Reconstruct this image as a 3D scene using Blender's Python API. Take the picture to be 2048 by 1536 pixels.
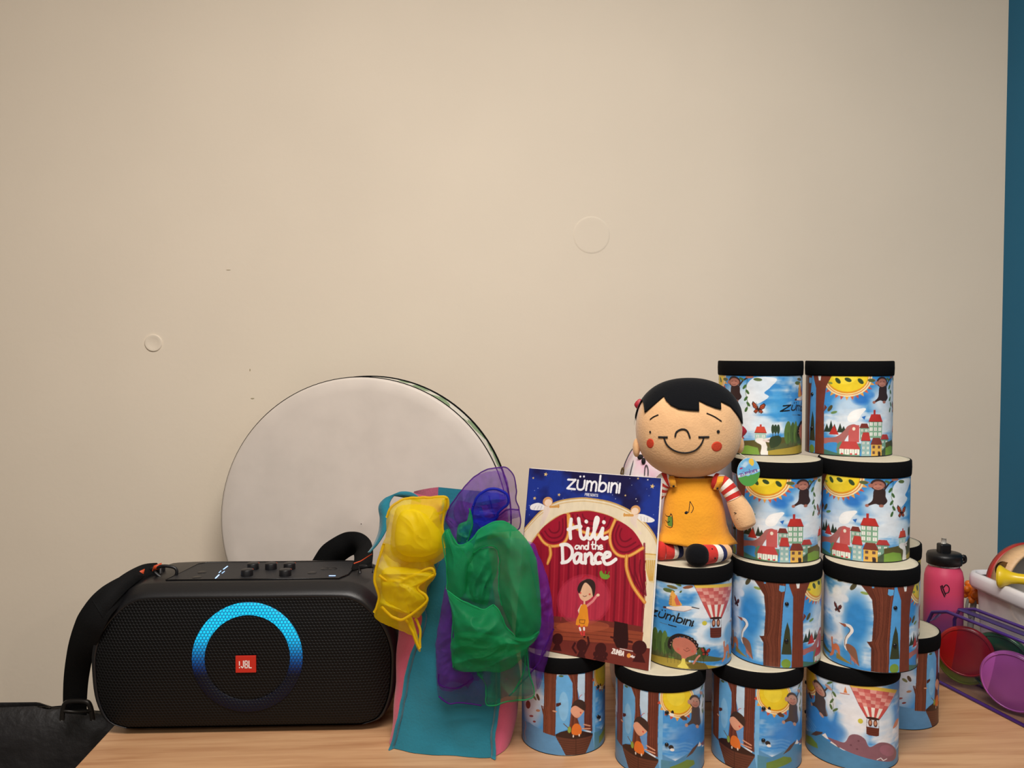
import bpy, bmesh, math, random
import numpy as np
from mathutils import Vector, Matrix, noise as mnoise
random.seed(7); np.random.seed(7)
for o in list(bpy.data.objects): bpy.data.objects.remove(o, do_unlink=True)
S = bpy.context.scene
C = S.collection
PI = math.pi
# ------------------------------------------------------------------ camera
H = 0.6248
cam = bpy.data.objects.new('camera', bpy.data.cameras.new('camera')); C.objects.link(cam)
cam.data.sensor_width = 36.0; cam.data.lens = 36.0 * 1654.5 / 2048
cam.location = (0, 0, H); cam.rotation_euler = (PI/2 - 0.0350, 0, 0)
cam.data.clip_start = 0.02
S.camera = cam
# ------------------------------------------------------------------ world, lamps, exposure
w = bpy.data.worlds.new('room_ambient'); S.world = w; w.use_nodes = True
w.node_tree.nodes['Background'].inputs[0].default_value = (1.0, 0.90, 0.78, 1)
w.node_tree.nodes['Background'].inputs[1].default_value = 0.14
def area(name, loc, size, sizey, power, col, rot=(0, 0, 0)):
    l = bpy.data.lights.new(name, 'AREA'); l.shape = 'RECTANGLE'; l.size = size; l.size_y = sizey
    l.energy = power; l.color = col
    o = bpy.data.objects.new(name, l); C.objects.link(o); o.location = loc; o.rotation_euler = rot
    return o
WARM = (1.0, 0.94, 0.885)
area('ceiling_light_panel', (0.08, 0.20, 1.93), 1.1, 0.7, 57, WARM)
area('ceiling_light_panel_rear', (-0.5, -2.0, 1.93), 1.6, 1.2, 30, WARM)
sl = bpy.data.lights.new('added_side_light', 'POINT'); sl.energy = 9; sl.color = (1.0, .92, .86); sl.shadow_soft_size = .03
so = bpy.data.objects.new('added_side_light', sl); C.objects.link(so); so.location = (1.66, -1.25, 1.55)  # added unseen lamp beyond the teal wall, for a shadow edge on the cream
S.view_settings.view_transform = 'Standard'; S.view_settings.look = 'None'
S.view_settings.exposure = 0.0; S.view_settings.gamma = 1.0
S.view_settings.use_curve_mapping = False

# ------------------------------------------------------------------ colour and material helpers
def lin(c):
    return tuple((v/255/12.92) if v/255 <= .04045 else ((v/255+.055)/1.055)**2.4 for v in c[:3])
MATS = {}
def mat(name, col, rough=.6, metal=0, bump=0, bscale=200, var=0, vscale=30, sheen=0, stretch=None, coat=0, spec=.5):
    """plain procedural surface: noise-driven tint and fine relief"""
    if name in MATS: return MATS[name]
    m = bpy.data.materials.new(name); m.use_nodes = True
    nt = m.node_tree; N = nt.nodes; L = nt.links; b = N['Principled BSDF']
    b.inputs['Roughness'].default_value = rough; b.inputs['Metallic'].default_value = metal
    b.inputs['Specular IOR Level'].default_value = spec
    if sheen: b.inputs['Sheen Weight'].default_value = sheen
    if coat: b.inputs['Coat Weight'].default_value = coat; b.inputs['Coat Roughness'].default_value = .15
    c = lin(col)
    tc = N.new('ShaderNodeTexCoord'); src = tc.outputs['Object']
    if stretch:
        mp = N.new('ShaderNodeMapping'); mp.inputs['Scale'].default_value = stretch
        L.new(src, mp.inputs[0]); src = mp.outputs[0]
    nz = N.new('ShaderNodeTexNoise'); nz.inputs['Scale'].default_value = vscale; nz.inputs['Detail'].default_value = 5
    L.new(src, nz.inputs[0])
    rp = N.new('ShaderNodeValToRGB')
    v = max(var, .02)
    rp.color_ramp.elements[0].position = .3; rp.color_ramp.elements[1].position = .7
    rp.color_ramp.elements[0].color = (*[x*(1-v) for x in c], 1); rp.color_ramp.elements[1].color = (*[min(1, x*(1+v)) for x in c], 1)
    L.new(nz.outputs[0], rp.inputs[0]); L.new(rp.outputs[0], b.inputs['Base Color'])
    if bump:
        n2 = N.new('ShaderNodeTexNoise'); n2.inputs['Scale'].default_value = bscale; n2.inputs['Detail'].default_value = 4
        L.new(src, n2.inputs[0])
        bp = N.new('ShaderNodeBump'); bp.inputs['Strength'].default_value = bump; bp.inputs['Distance'].default_value = .002
        L.new(n2.outputs[0], bp.inputs['Height']); L.new(bp.outputs[0], b.inputs['Normal'])
    MATS[name] = m; return m
def mat_print(name, rough=.45, spec=.4):
    """printed paper / laminate: colour comes from the print stored on the mesh"""
    if name in MATS: return MATS[name]
    m = bpy.data.materials.new(name); m.use_nodes = True; N = m.node_tree.nodes; L = m.node_tree.links
    a = N.new('ShaderNodeVertexColor'); a.layer_name = 'print'
    b = N['Principled BSDF']; L.new(a.outputs[0], b.inputs['Base Color'])
    b.inputs['Roughness'].default_value = rough; b.inputs['Specular IOR Level'].default_value = spec
    MATS[name] = m; return m
def mat_sheer(name, col, alpha, vscale=60):
    """sheer organza: part of the light goes straight through the open weave"""
    m = bpy.data.materials.new(name); m.use_nodes = True; N = m.node_tree.nodes; L = m.node_tree.links
    N.remove(N['Principled BSDF']); out = N['Material Output']
    tr = N.new('ShaderNodeBsdfTransparent'); c = (*lin(col), 1)
    d = N.new('ShaderNodeBsdfDiffuse'); tl = N.new('ShaderNodeBsdfTranslucent'); g = N.new('ShaderNodeBsdfGlossy')
    tc = N.new('ShaderNodeTexCoord'); nz = N.new('ShaderNodeTexNoise'); nz.inputs['Scale'].default_value = vscale; nz.inputs['Detail'].default_value = 6
    L.new(tc.outputs['Object'], nz.inputs[0])
    mx = N.new('ShaderNodeMixRGB'); mx.inputs[1].default_value = (*[x*.92 for x in c[:3]], 1); mx.inputs[2].default_value = (*[min(1, x*1.25+.05) for x in c[:3]], 1)
    L.new(nz.outputs[0], mx.inputs[0])
    L.new(mx.outputs[0], d.inputs[0]); L.new(mx.outputs[0], tl.inputs[0]); g.inputs[0].default_value = (1, 1, 1, 1); g.inputs['Roughness'].default_value = .5
    m1 = N.new('ShaderNodeMixShader'); m1.inputs[0].default_value = .45; L.new(d.outputs[0], m1.inputs[1]); L.new(tl.outputs[0], m1.inputs[2])
    m2 = N.new('ShaderNodeMixShader'); m2.inputs[0].default_value = .012; L.new(m1.outputs[0], m2.inputs[1]); L.new(g.outputs[0], m2.inputs[2])
    wp = N.new('ShaderNodeTexNoise'); wp.inputs['Scale'].default_value = 11; wp.inputs['Detail'].default_value = 2; L.new(tc.outputs['Object'], wp.inputs[0])
    wa = N.new('ShaderNodeMixRGB'); wa.blend_type = 'ADD'; wa.inputs[0].default_value = .10; L.new(tc.outputs['Object'], wa.inputs[1]); L.new(wp.outputs['Color'], wa.inputs[2])
    cz = N.new('ShaderNodeTexNoise'); cz.noise_type = 'RIDGED_MULTIFRACTAL'; cz.inputs['Scale'].default_value = 22; cz.inputs['Detail'].default_value = 3; cz.inputs['Roughness'].default_value = .45; L.new(wa.outputs[0], cz.inputs[0])
    mr = N.new('ShaderNodeMapRange'); mr.inputs['From Min'].default_value = .3; mr.inputs['From Max'].default_value = 1.3
    mr.inputs['To Min'].default_value = alpha-.06; mr.inputs['To Max'].default_value = min(.96, alpha+.34)
    L.new(cz.outputs[0], mr.inputs[0])
    for l_ in list(mx.inputs[0].links): L.remove(l_)
    mf = N.new('ShaderNodeMapRange'); mf.inputs['From Min'].default_value = .3; mf.inputs['From Max'].default_value = 1.4; L.new(cz.outputs[0], mf.inputs[0]); L.new(mf.outputs[0], mx.inputs[0])  # ridges tinted paler: sheen highlights put into the crease colour
    m3 = N.new('ShaderNodeMixShader'); L.new(mr.outputs[0], m3.inputs[0]); L.new(tr.outputs[0], m3.inputs[1]); L.new(m2.outputs[0], m3.inputs[2])
    L.new(m3.outputs[0], out.inputs[0])
    bp = N.new('ShaderNodeBump'); bp.inputs['Strength'].default_value = .35; bp.inputs['Distance'].default_value = .003
    bp.inputs['Distance'].default_value = .006; bp.inputs['Strength'].default_value = .8
    L.new(cz.outputs[0], bp.inputs['Height']); L.new(bp.outputs[0], d.inputs['Normal']); L.new(bp.outputs[0], g.inputs['Normal'])
    return m
def mat_clear(name, col, alpha, rough=.12):
    """thin clear or milky plastic"""
    m = bpy.data.materials.new(name); m.use_nodes = True; N = m.node_tree.nodes; L = m.node_tree.links
    b = N['Principled BSDF']; out = N['Material Output']; b.inputs['Base Color'].default_value = (*lin(col), 1); b.inputs['Roughness'].default_value = rough
    tr = N.new('ShaderNodeBsdfTransparent'); mx = N.new('ShaderNodeMixShader')
    tc = N.new('ShaderNodeTexCoord'); nz = N.new('ShaderNodeTexNoise'); nz.inputs['Scale'].default_value = 25; L.new(tc.outputs['Object'], nz.inputs[0])
    mr = N.new('ShaderNodeMapRange'); mr.inputs['To Min'].default_value = alpha*.7; mr.inputs['To Max'].default_value = min(1, alpha*1.3); L.new(nz.outputs[0], mr.inputs[0])
    L.new(mr.outputs[0], mx.inputs[0]); L.new(tr.outputs[0], mx.inputs[1]); L.new(b.outputs[0], mx.inputs[2]); L.new(mx.outputs[0], out.inputs[0])
    return m
def mat_emit(name, col, strength):
    m = bpy.data.materials.new(name); m.use_nodes = True; b = m.node_tree.nodes['Principled BSDF']
    b.inputs['Base Color'].default_value = (*lin(col), 1); b.inputs['Emission Color'].default_value = (*lin(col), 1); b.inputs['Emission Strength'].default_value = strength
    return m

# ------------------------------------------------------------------ mesh helpers
def tag(o, label=None, cat=None, group=None, kind=None):
    if label: o['label'] = label
    if cat: o['category'] = cat
    if group: o['group'] = group
    if kind: o['kind'] = kind
    return o
def thing(name, loc, label, cat, rz=0, group=None):
    o = bpy.data.objects.new(name, None); C.objects.link(o); o.empty_display_size = .02
    o.location = loc; o.rotation_euler = (0, 0, rz)
    return tag(o, label, cat, group)
def obj(name, V, F, m, parent=None, smooth=True, loc=None):
    V = np.asarray(V, float)
    if loc is not None: V = V - np.asarray(loc, float)
    me = bpy.data.meshes.new(name); me.from_pydata(V.tolist(), [], [list(f) for f in F]); me.update()
    if smooth: me.polygons.foreach_set('use_smooth', [True]*len(me.polygons))
    if m: me.materials.append(m)
    o = bpy.data.objects.new(name, me); C.objects.link(o)
    if parent: o.parent = parent
    if loc is not None: o.location = loc
    return o
def from_bm(name, bm, m, parent=None, smooth=False):
    bmesh.ops.recalc_face_normals(bm, faces=bm.faces)
    me = bpy.data.meshes.new(name); bm.to_mesh(me); bm.free()
    if smooth: me.polygons.foreach_set('use_smooth', [True]*len(me.polygons))
    me.materials.append(m)
    o = bpy.data.objects.new(name, me); C.objects.link(o)
    if parent: o.parent = parent
    return o
def box(name, lo, hi, m, parent=None, bev=0, seg=2, smooth=False):
    bm = bmesh.new(); bmesh.ops.create_cube(bm, size=1)
    for v in bm.verts:
        v.co = Vector([(lo[i]+hi[i])/2 + v.co[i]*(hi[i]-lo[i]) for i in range(3)])
    if bev: bmesh.ops.bevel(bm, geom=list(bm.edges), offset=bev, segments=seg, affect='EDGES', profile=.5)
    return from_bm(name, bm, m, parent, smooth)
def gridfaces(nu, nv, cu=False, cv=False):
    F = []
    for i in range(nu if cu else nu-1):
        for j in range(nv if cv else nv-1):
            a = i*nv+j; b = ((i+1) % nu)*nv+j; c = ((i+1) % nu)*nv+(j+1) % nv; d = i*nv+(j+1) % nv
            F.append((a, b, c, d))
    return F
def lathe(prof, n=48, c=(0, 0)):
    """prof: list of (r, z); returns V, F (closed caps where r==0 not needed)"""
    V = []
    for k in range(n):
        a = 2*PI*k/n
        for r, z in prof: V.append((c[0]+r*math.cos(a), c[1]+r*math.sin(a), z))
    return V, gridfaces(n, len(prof), cu=True)
def cr(P, n=8, closed=False):
    """Catmull-Rom through points (any dimension)"""
    P = np.asarray(P, float); m = len(P); out = []
    for i in range(m if closed else m-1):
        g = lambda k: P[k % m] if closed else P[min(max(k, 0), m-1)]
        p0, p1, p2, p3 = g(i-1), g(i), g(i+1), g(i+2)
        for t in np.linspace(0, 1, n, endpoint=False):
            out.append(.5*((2*p1)+(-p0+p2)*t+(2*p0-5*p1+4*p2-p3)*t*t+(-p0+3*p1-3*p2+p3)*t**3))
    if not closed: out.append(P[-1])
    return np.array(out)
def frames(P, closed=False):
    P = np.asarray(P, float); n = len(P)
    T = np.zeros_like(P)
    for i in range(n):
        T[i] = (P[(i+1) % n]-P[i-1]) if closed else P[min(i+1, n-1)]-P[max(i-1, 0)]
    T /= np.linalg.norm(T, axis=1)[:, None]+1e-12
    up = np.array([0, 0, 1.]) if abs(T[0][2]) < .9 else np.array([1., 0, 0])
    A = []; a = np.cross(T[0], up); a /= np.linalg.norm(a)
    for i in range(n):
        a = a-T[i]*np.dot(a, T[i]); a /= np.linalg.norm(a)+1e-12; A.append(a.copy())
    A = np.array(A); B = np.cross(T, A)
    return T, A, B
def tube(P, r, n=8, closed=False, flat=1.0):
    P = np.asarray(P, float); T, A, B = frames(P, closed); r = np.broadcast_to(r, (len(P),))
    V = []
    for i in range(len(P)):
        for k in range(n):
            a = 2*PI*k/n; V.append(P[i]+r[i]*(math.cos(a)*A[i]+flat*math.sin(a)*B[i]))
    F = gridfaces(len(P), n, cu=closed, cv=True)
    if not closed:
        F.append(tuple(range(n-1, -1, -1))); F.append(tuple(range((len(P)-1)*n, len(P)*n)))
    return V, F
def strap(P, W, width, th=.0022):
    """flat webbing along P; W: width direction at each point"""
    P = np.asarray(P, float); W = np.asarray(W, float); W /= np.linalg.norm(W, axis=1)[:, None]
    width = np.broadcast_to(width, (len(P),))
    T, _, _ = frames(P); Nn = np.cross(T, W); Nn /= np.linalg.norm(Nn, axis=1)[:, None]+1e-9
    V = []
    for i in range(len(P)):
        for sx, sn in ((-1, -1), (1, -1), (1, 1), (-1, 1)):
            V.append(P[i]+W[i]*sx*width[i]/2+Nn[i]*sn*th/2)
    F = gridfaces(len(P), 4, cv=True); F.append((3, 2, 1, 0)); k = (len(P)-1)*4; F.append((k, k+1, k+2, k+3))
    return V, F
def loft(secs, cap=True):
    """secs: list of equal-length closed loops"""
    n = len(secs[0]); V = [p for s in secs for p in s]; F = gridfaces(len(secs), n, cv=True)
    if cap: F.append(tuple(range(n-1, -1, -1))); F.append(tuple(range((len(secs)-1)*n, len(secs)*n)))
    return V, F
def sphere(c, r, nu=24, nv=14, pw=2.0):
    r = (r, r, r) if not hasattr(r, '__len__') else r
    V = []
    sg = lambda x: math.copysign(abs(x)**(2/pw), x)
    for i in range(nu):
        a = 2*PI*i/nu
        for j in range(nv):
            b = -PI/2+PI*j/(nv-1)
            V.append((c[0]+r[0]*sg(math.cos(b))*sg(math.cos(a)), c[1]+r[1]*sg(math.cos(b))*sg(math.sin(a)), c[2]+r[2]*sg(math.sin(b))))
    return V, gridfaces(nu, nv, cu=True)
def join(parts):
    V = []; F = []
    for v, f in parts:
        k = len(V); V += [tuple(p) for p in v]; F += [tuple(i+k for i in q) for q in f]
    return V, F
def flat_strokes(polys, w, y0, y1):
    """capsule strokes in the local x-z plane, raised from y1 (back) to y0 (front)"""
    parts = []
    for pl in polys:
        pl = [np.array(p, float) for p in pl]
        for a, b in zip(pl[:-1], pl[1:]):
            d = b-a; L_ = np.linalg.norm(d); d = d/L_ if L_ > 1e-9 else np.array([1., 0]); nn = np.array([-d[1], d[0]])*w/2; e = d*w*.4
            q = [a-e-nn, b+e-nn, b+e+nn, a-e+nn]
            V = [(p[0], y0, p[1]) for p in q]+[(p[0], y1, p[1]) for p in q]
            F = [(0, 1, 2, 3), (4, 7, 6, 5), (0, 4, 5, 1), (1, 5, 6, 2), (2, 6, 7, 3), (3, 7, 4, 0)]
            parts.append((V, F))
    return join(parts)
# picture-to-place helper used only to lay out positions: a ray through (px, py) met at depth Y or height z
def at_y(px, py, Y):
    a = (px-1024)/1654.5; b = (768-py)/1654.5; c, s = math.cos(.035), math.sin(.035)
    d = np.array([a, c+b*s, b*c-s]); return np.array([0, 0, H])+d*(Y/d[1])
def at_z(px, py, z):
    a = (px-1024)/1654.5; b = (768-py)/1654.5; c, s = math.cos(.035), math.sin(.035)
    d = np.array([a, c+b*s, b*c-s]); return np.array([0, 0, H])+d*((z-H)/d[2])
# ================================================================== the room
YAW = 0.066
def wall_y(x): return 1.775+.066*(x+.29)
m_wall = mat('cream_wall_paint', (227, 213, 193), .75, bump=.12, bscale=90, var=.025, vscale=3.0, spec=.25)
m_teal = mat('teal_wall_paint', (10, 98, 134), .7, bump=.1, bscale=90, var=.03, vscale=4)
m_ceil = mat('ceiling_paint', (230, 225, 215), .9)
m_floor = mat('grey_floor', (140, 128, 112), .6, var=.08, vscale=8)
ang = math.atan(.066)
XC = 1.104                                            # corner between the cream and the teal wall
wb = box('wall_back', (-3.4, 0, -.74), (0, .12, 2.2), m_wall); wb.location = (XC, wall_y(XC), 0); wb.rotation_euler = (0, 0, ang); tag(wb, kind='structure')
wr = box('wall_right', (0, -2.0, -.74), (.12, .12, 2.2), m_teal); wr.location = (XC, wall_y(XC), 0); wr.rotation_euler = (0, 0, ang); tag(wr, kind='structure')
fl = box('floor', (-3.2, -2.6, -.80), (1.6, 2.1, -.741), m_floor); tag(fl, kind='structure')
ce = box('ceiling', (-3.2, -2.6, 1.98), (1.6, 2.1, 2.05), m_ceil); tag(ce, kind='structure')
# filler patches and nicks on the painted wall (children of the wall, in its own frame)
def on_wall(px, py):
    """point of the back wall under a picture position, in the wall's own coordinates"""
    Y = 1.75
    for _ in range(20): p = at_y(px, py, Y); Y = wall_y(p[0])
    p = at_y(px, py, Y); return (-(XC-p[0])/math.cos(ang), p[2])
def disc_patch(px, py, r, h, ring):
    x, z = on_wall(px, py)
    prof = [(.0001, -h*.15), (r*.35, -h*.22), (r*.6, -h*.5), (r*.86, -h), (r*.95, -h*.9), (r, .001)] if not ring else [(r*.9, .001), (r*.95, -h), (r, .001)]
    V, F = lathe(prof, 32); V = [(x+a, -.0001+c*1.0, z+b) for a, b, c in V]
    obj('wall_patch', V, F, m_wall, wb)
disc_patch(307, 686, .0185, .0022, False)
disc_patch(1183, 470, .042, .0004, False)
for px, py, dx, dz in ((457, 540, .005, .0008), (500, 740, .0012, .003), (505, 797, .004, .0015), (330, 1420, .003, .001)):
    x, z = on_wall(px, py)
    V, F = sphere((x, 0, z), (dx, .0008, dz), 10, 6); obj('wall_nick', V, F, mat('bare_plaster', (170, 158, 130), .9), wb)

# ------------------------------------------------------------------ table
def mat_wood():
    m = bpy.data.materials.new('oak_laminate'); m.use_nodes = True; N = m.node_tree.nodes; L = m.node_tree.links; b = N['Principled BSDF']
    tc = N.new('ShaderNodeTexCoord'); mp = N.new('ShaderNodeMapping'); mp.inputs['Scale'].default_value = (2.2, 26, 10); L.new(tc.outputs['Object'], mp.inputs[0])
    nz = N.new('ShaderNodeTexNoise'); nz.inputs['Scale'].default_value = 2.2; nz.inputs['Detail'].default_value = 8; nz.inputs['Distortion'].default_value = .6; L.new(mp.outputs[0], nz.inputs[0])
    mp2 = N.new('ShaderNodeMapping'); mp2.inputs['Scale'].default_value = (6, 160, 20); L.new(tc.outputs['Object'], mp2.inputs[0])
    n2 = N.new('ShaderNodeTexNoise'); n2.inputs['Scale'].default_value = 3; n2.inputs['Detail'].default_value = 4; L.new(mp2.outputs[0], n2.inputs[0])
    ad = N.new('ShaderNodeMath'); ad.operation = 'MULTIPLY_ADD'; ad.inputs[1].default_value = .35; L.new(n2.outputs[0], ad.inputs[0]); L.new(nz.outputs[0], ad.inputs[2])
    r = N.new('ShaderNodeValToRGB'); L.new(ad.outputs[0], r.inputs[0]); e = r.color_ramp.elements
    e[0].position = .42; e[0].color = (*lin((172, 124, 86)), 1); e[1].position = .9; e[1].color = (*lin((206, 162, 120)), 1)
    k = e.new(.62); k.color = (*lin((190, 144, 104)), 1)
    L.new(r.outputs[0], b.inputs['Base Color']); b.inputs['Roughness'].default_value = .42
    return m
m_wood = mat_wood()
tb = thing('table', (-.668, 1.32, -.74), 'long table with light oak laminate top along the cream wall', 'table', ang)
box('table_top', (0, -.35, .71), (1.765, .41, .74), m_wood, tb, .002)
m_leg = mat('black_powder_coat', (30, 30, 32), .5)
for x in (.05, 1.68):
    for y in (-.31, .28): box('leg', (x, y, 0), (x+.05, y+.05, .71), m_leg, tb, .004)
box('apron', (.1, .285, .62), (1.68, .305, .71), m_leg, tb)
# ================================================================== printed artwork, painted shape by shape into mesh colours
def vnoise(Hn, Wn, cx, cy, seed, per=True):
    """smooth value noise, cx by cy cells"""
    rs = np.random.RandomState(seed); g = rs.rand(cy+2, cx+1)
    if per: g[:, -1] = g[:, 0]
    y = np.linspace(0, cy, Hn, endpoint=False); x = np.linspace(0, cx, Wn, endpoint=False)
    yi = y.astype(int); xi = x.astype(int); fy = y-yi; fx = x-xi; fy = fy*fy*(3-2*fy); fx = fx*fx*(3-2*fx)
    a = g[np.ix_(yi, xi)]; b = g[np.ix_(yi, xi+1)]; c = g[np.ix_(yi+1, xi)]; d = g[np.ix_(yi+1, xi+1)]
    return (a*(1-fx)+b*fx)*(1-fy)[:, None]+(c*(1-fx)+d*fx)*fy[:, None]
def fbm(Hn, Wn, cx, cy, seed, oc=4):
    o = 0; a = 1; t = 0
    for k in range(oc): o = o+a*vnoise(Hn, Wn, cx*2**k, cy*2**k, seed+k); t += a; a *= .5
    return o/t
class Canvas:
    def __init__(s, ux, uy, ppu, col=(255, 255, 255), wrap=False):
        s.ux, s.uy, s.k, s.wrap = ux, uy, ppu, wrap; s.W = int(round(ux*ppu)); s.H = int(round(uy*ppu))
        s.im = np.ones((s.H, s.W, 3))*np.array(col, float)
    def _blit(s, x0, x1, y0, y1, fn, col, a):
        for dx in ((-s.ux, 0, s.ux) if s.wrap else (0,)):
            i0 = max(0, int((x0+dx)*s.k)-1); i1 = min(s.W, int((x1+dx)*s.k)+2); j0 = max(0, int(y0*s.k)-1); j1 = min(s.H, int(y1*s.k)+2)
            if i0 >= i1 or j0 >= j1: continue
            X, Y = np.meshgrid((np.arange(i0, i1)+.5)/s.k-dx, (np.arange(j0, j1)+.5)/s.k)
            m = fn(X, Y)*a; sub = s.im[j0:j1, i0:i1]
            sub[:] = sub*(1-m[..., None])+np.array(col, float)*m[..., None]
    def poly(s, P, col, a=1, sm=0):
        P = np.asarray(P, float)
        if sm: P = cr(P, sm, True)
        def fn(X, Y):
            m = np.zeros(X.shape, bool)
            for (xa, ya), (xb, yb) in zip(P, np.roll(P, -1, 0)):
                if ya == yb: continue
                m ^= ((ya > Y) != (yb > Y)) & (X < (xb-xa)*(Y-ya)/(yb-ya)+xa)
            return m.astype(float)
        s._blit(P[:, 0].min(), P[:, 0].max(), P[:, 1].min(), P[:, 1].max(), fn, col, a)
    def ell(s, c, rx, ry, col, a=1, rot=0, soft=0):
        R = max(rx, ry); cs, sn = math.cos(rot), math.sin(rot)
        def fn(X, Y):
            u = ((X-c[0])*cs+(Y-c[1])*sn)/rx; v = (-(X-c[0])*sn+(Y-c[1])*cs)/ry; d = u*u+v*v
            return np.clip((1-d)/soft, 0, 1) if soft else (d < 1).astype(float)
        s._blit(c[0]-R, c[0]+R, c[1]-R, c[1]+R, fn, col, a)
    def line(s, P, w_, col, a=1, sm=0, w2=None):
        P = np.asarray(P, float)
        if sm: P = cr(P, sm)
        n = len(P); w2 = w_ if w2 is None else w2
        def fn(X, Y):
            m = np.zeros(X.shape, bool)
            for i in range(n-1):
                p, q = P[i], P[i+1]; d = q-p; L2 = d@d+1e-12; t = np.clip(((X-p[0])*d[0]+(Y-p[1])*d[1])/L2, 0, 1)
                r = (w_+(w2-w_)*(i+t)/(n-1))/2
                m |= (X-p[0]-t*d[0])**2+(Y-p[1]-t*d[1])**2 < r*r
            return m.astype(float)
        wm = max(w_, w2)/2
        s._blit(P[:, 0].min()-wm, P[:, 0].max()+wm, P[:, 1].min()-wm, P[:, 1].max()+wm, fn, col, a)
    def tint(s, amt, seed, cx=40, cy=20):
        s.im *= (1+amt*(fbm(s.H, s.W, cx, cy, seed)-.5))[..., None]
    def down(s):
        h, w_ = s.H//2*2, s.W//2*2; i = s.im[:h, :w_]
        return np.clip((i[0::2, 0::2]+i[1::2, 0::2]+i[0::2, 1::2]+i[1::2, 1::2])/4, 0, 255)
def paint(me, im):
    """store the print on a grid mesh whose vertices run row by row like the picture"""
    c = im.reshape(-1, 3)/255.0; l = np.where(c <= .04045, c/12.92, ((c+.055)/1.055)**2.4)
    at = me.color_attributes.new('print', 'FLOAT_COLOR', 'POINT')
    at.data.foreach_set('color', np.concatenate([l, np.ones((len(l), 1))], 1).astype(np.float32).ravel())
class View:
    """draws on a canvas through a mapping of coordinates"""
    def __init__(s, cv, fn): s.c, s.f = cv, fn
    def m(s, P): return np.array([s.f(x, y) for x, y in P])
    def poly(s, P, col, a=1, sm=0):
        P = np.asarray(P, float); P = cr(P, sm, True) if sm else P; s.c.poly(s.m(P), col, a)
    def line(s, P, w_, col, a=1, sm=0, w2=None):
        P = np.asarray(P, float); P = cr(P, sm) if sm else P; s.c.line(s.m(P), w_, col, a, 0, w2)
    def ell(s, c, rx, ry, col, a=1, rot=0):
        t = np.linspace(0, 2*PI, 28, endpoint=False); x = rx*np.cos(t); y = ry*np.sin(t); cs, sn = math.cos(rot), math.sin(rot)
        s.c.poly(s.m(np.stack([c[0]+x*cs-y*sn, c[1]+x*sn+y*cs], 1)), col, a)
def wrap_view(cv, xc, R, yt, yb, kt, kb, shift, vmax=110.):
    def fn(x, y):
        q = (x-xc)/R; s_ = max(-.985, min(.985, q)); ph = math.asin(s_); l = 1-math.cos(ph)
        th = math.degrees(ph)+(q-s_)*60; top = yt-kt*l; bot = yb-kb*l
        return th+shift, vmax*(bot-y)/(bot-top)
    return View(cv, fn)
LOGO = {  # the rounded hand-drawn letters of the logo, em units
 'z': ([[(0, .5), (.42, .52), (.02, .02), (.46, 0)]], .56),
 'u': ([[(0, .5), (0, .2), (.06, .04), (.2, 0), (.33, .06), (.38, .2), (.38, .52)], [(.1, .72), (.101, .72)], [(.3, .74), (.301, .74)]], .52),
 'm': ([[(0, 0), (0, .5)], [(0, .3), (.07, .46), (.17, .5), (.25, .42), (.27, .3), (.27, 0)], [(.27, .3), (.34, .46), (.44, .5), (.52, .42), (.54, .3), (.54, 0)]], .7),
 'b': ([[(0, .85), (0, .02)], [(0, .25), (.1, .44), (.24, .47), (.36, .38), (.39, .24), (.34, .08), (.2, .0), (.06, .03), (0, .1)]], .53),
 'i': ([[(0, .5), (0, 0)]], .15),
 'n': ([[(0, 0), (0, .5)], [(0, .3), (.08, .45), (.2, .5), (.3, .42), (.32, .3), (.32, 0)]], .46)}
def logo_strokes():
    out = []; x = 0
    for ch in ('z', 'u', 'm', 'b', 'i', 'n', 'i'):
        st, adv = LOGO[ch]
        for pl in st: out.append([(x+p[0], p[1]) for p in pl])
        x += adv
    return out, x-.15
def put_logo(v, p0, p1, h, wgt, col):
    """p0, p1: start and end of the base line in the view's coordinates (y downwards); h: em height"""
    st, L_ = logo_strokes(); p0 = np.array(p0, float); p1 = np.array(p1, float); ex = (p1-p0)/L_; n = np.array([ex[1], -ex[0]]); n /= np.linalg.norm(n)
    for pl in st:
        P = np.array([p0+ex*a+n*h*b for a, b in pl]); v.line(cr(P, 5) if len(P) > 4 else P, wgt, col)
CAPS = {'P': [[(0, 0), (0, 1), (.5, 1), (.6, .75), (.5, .5), (0, .5)]], 'R': [[(0, 0), (0, 1), (.5, 1), (.6, .75), (.5, .5), (0, .5)], [(.3, .5), (.6, 0)]], 'E': [[(.55, 1), (0, 1), (0, 0), (.55, 0)], [(0, .5), (.45, .5)]],
 'S': [[(.55, .9), (.3, 1), (.05, .85), (.1, .6), (.5, .4), (.55, .15), (.3, 0), (0, .1)]], 'N': [[(0, 0), (0, 1), (.6, 0), (.6, 1)]], 'T': [[(0, 1), (.65, 1)], [(.32, 1), (.32, 0)]],
 'Z': [[(0, 1), (.6, 1), (0, 0), (.6, 0)]], 'U': [[(0, 1), (0, .2), (.3, 0), (.6, .2), (.6, 1)]], 'M': [[(0, 0), (0, 1), (.35, .4), (.7, 1), (.7, 0)]], 'B': [[(0, 0), (0, 1), (.45, 1), (.55, .75), (.4, .52), (0, .52)], [(.4, .52), (.6, .25), (.45, 0), (0, 0)]],
 'A': [[(0, 0), (.32, 1), (.64, 0)], [(.12, .35), (.52, .35)]], 'J': [[(.5, 1), (.5, .2), (.25, 0), (0, .2)]], 'L': [[(0, 1), (0, 0), (.5, 0)]]}
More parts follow.
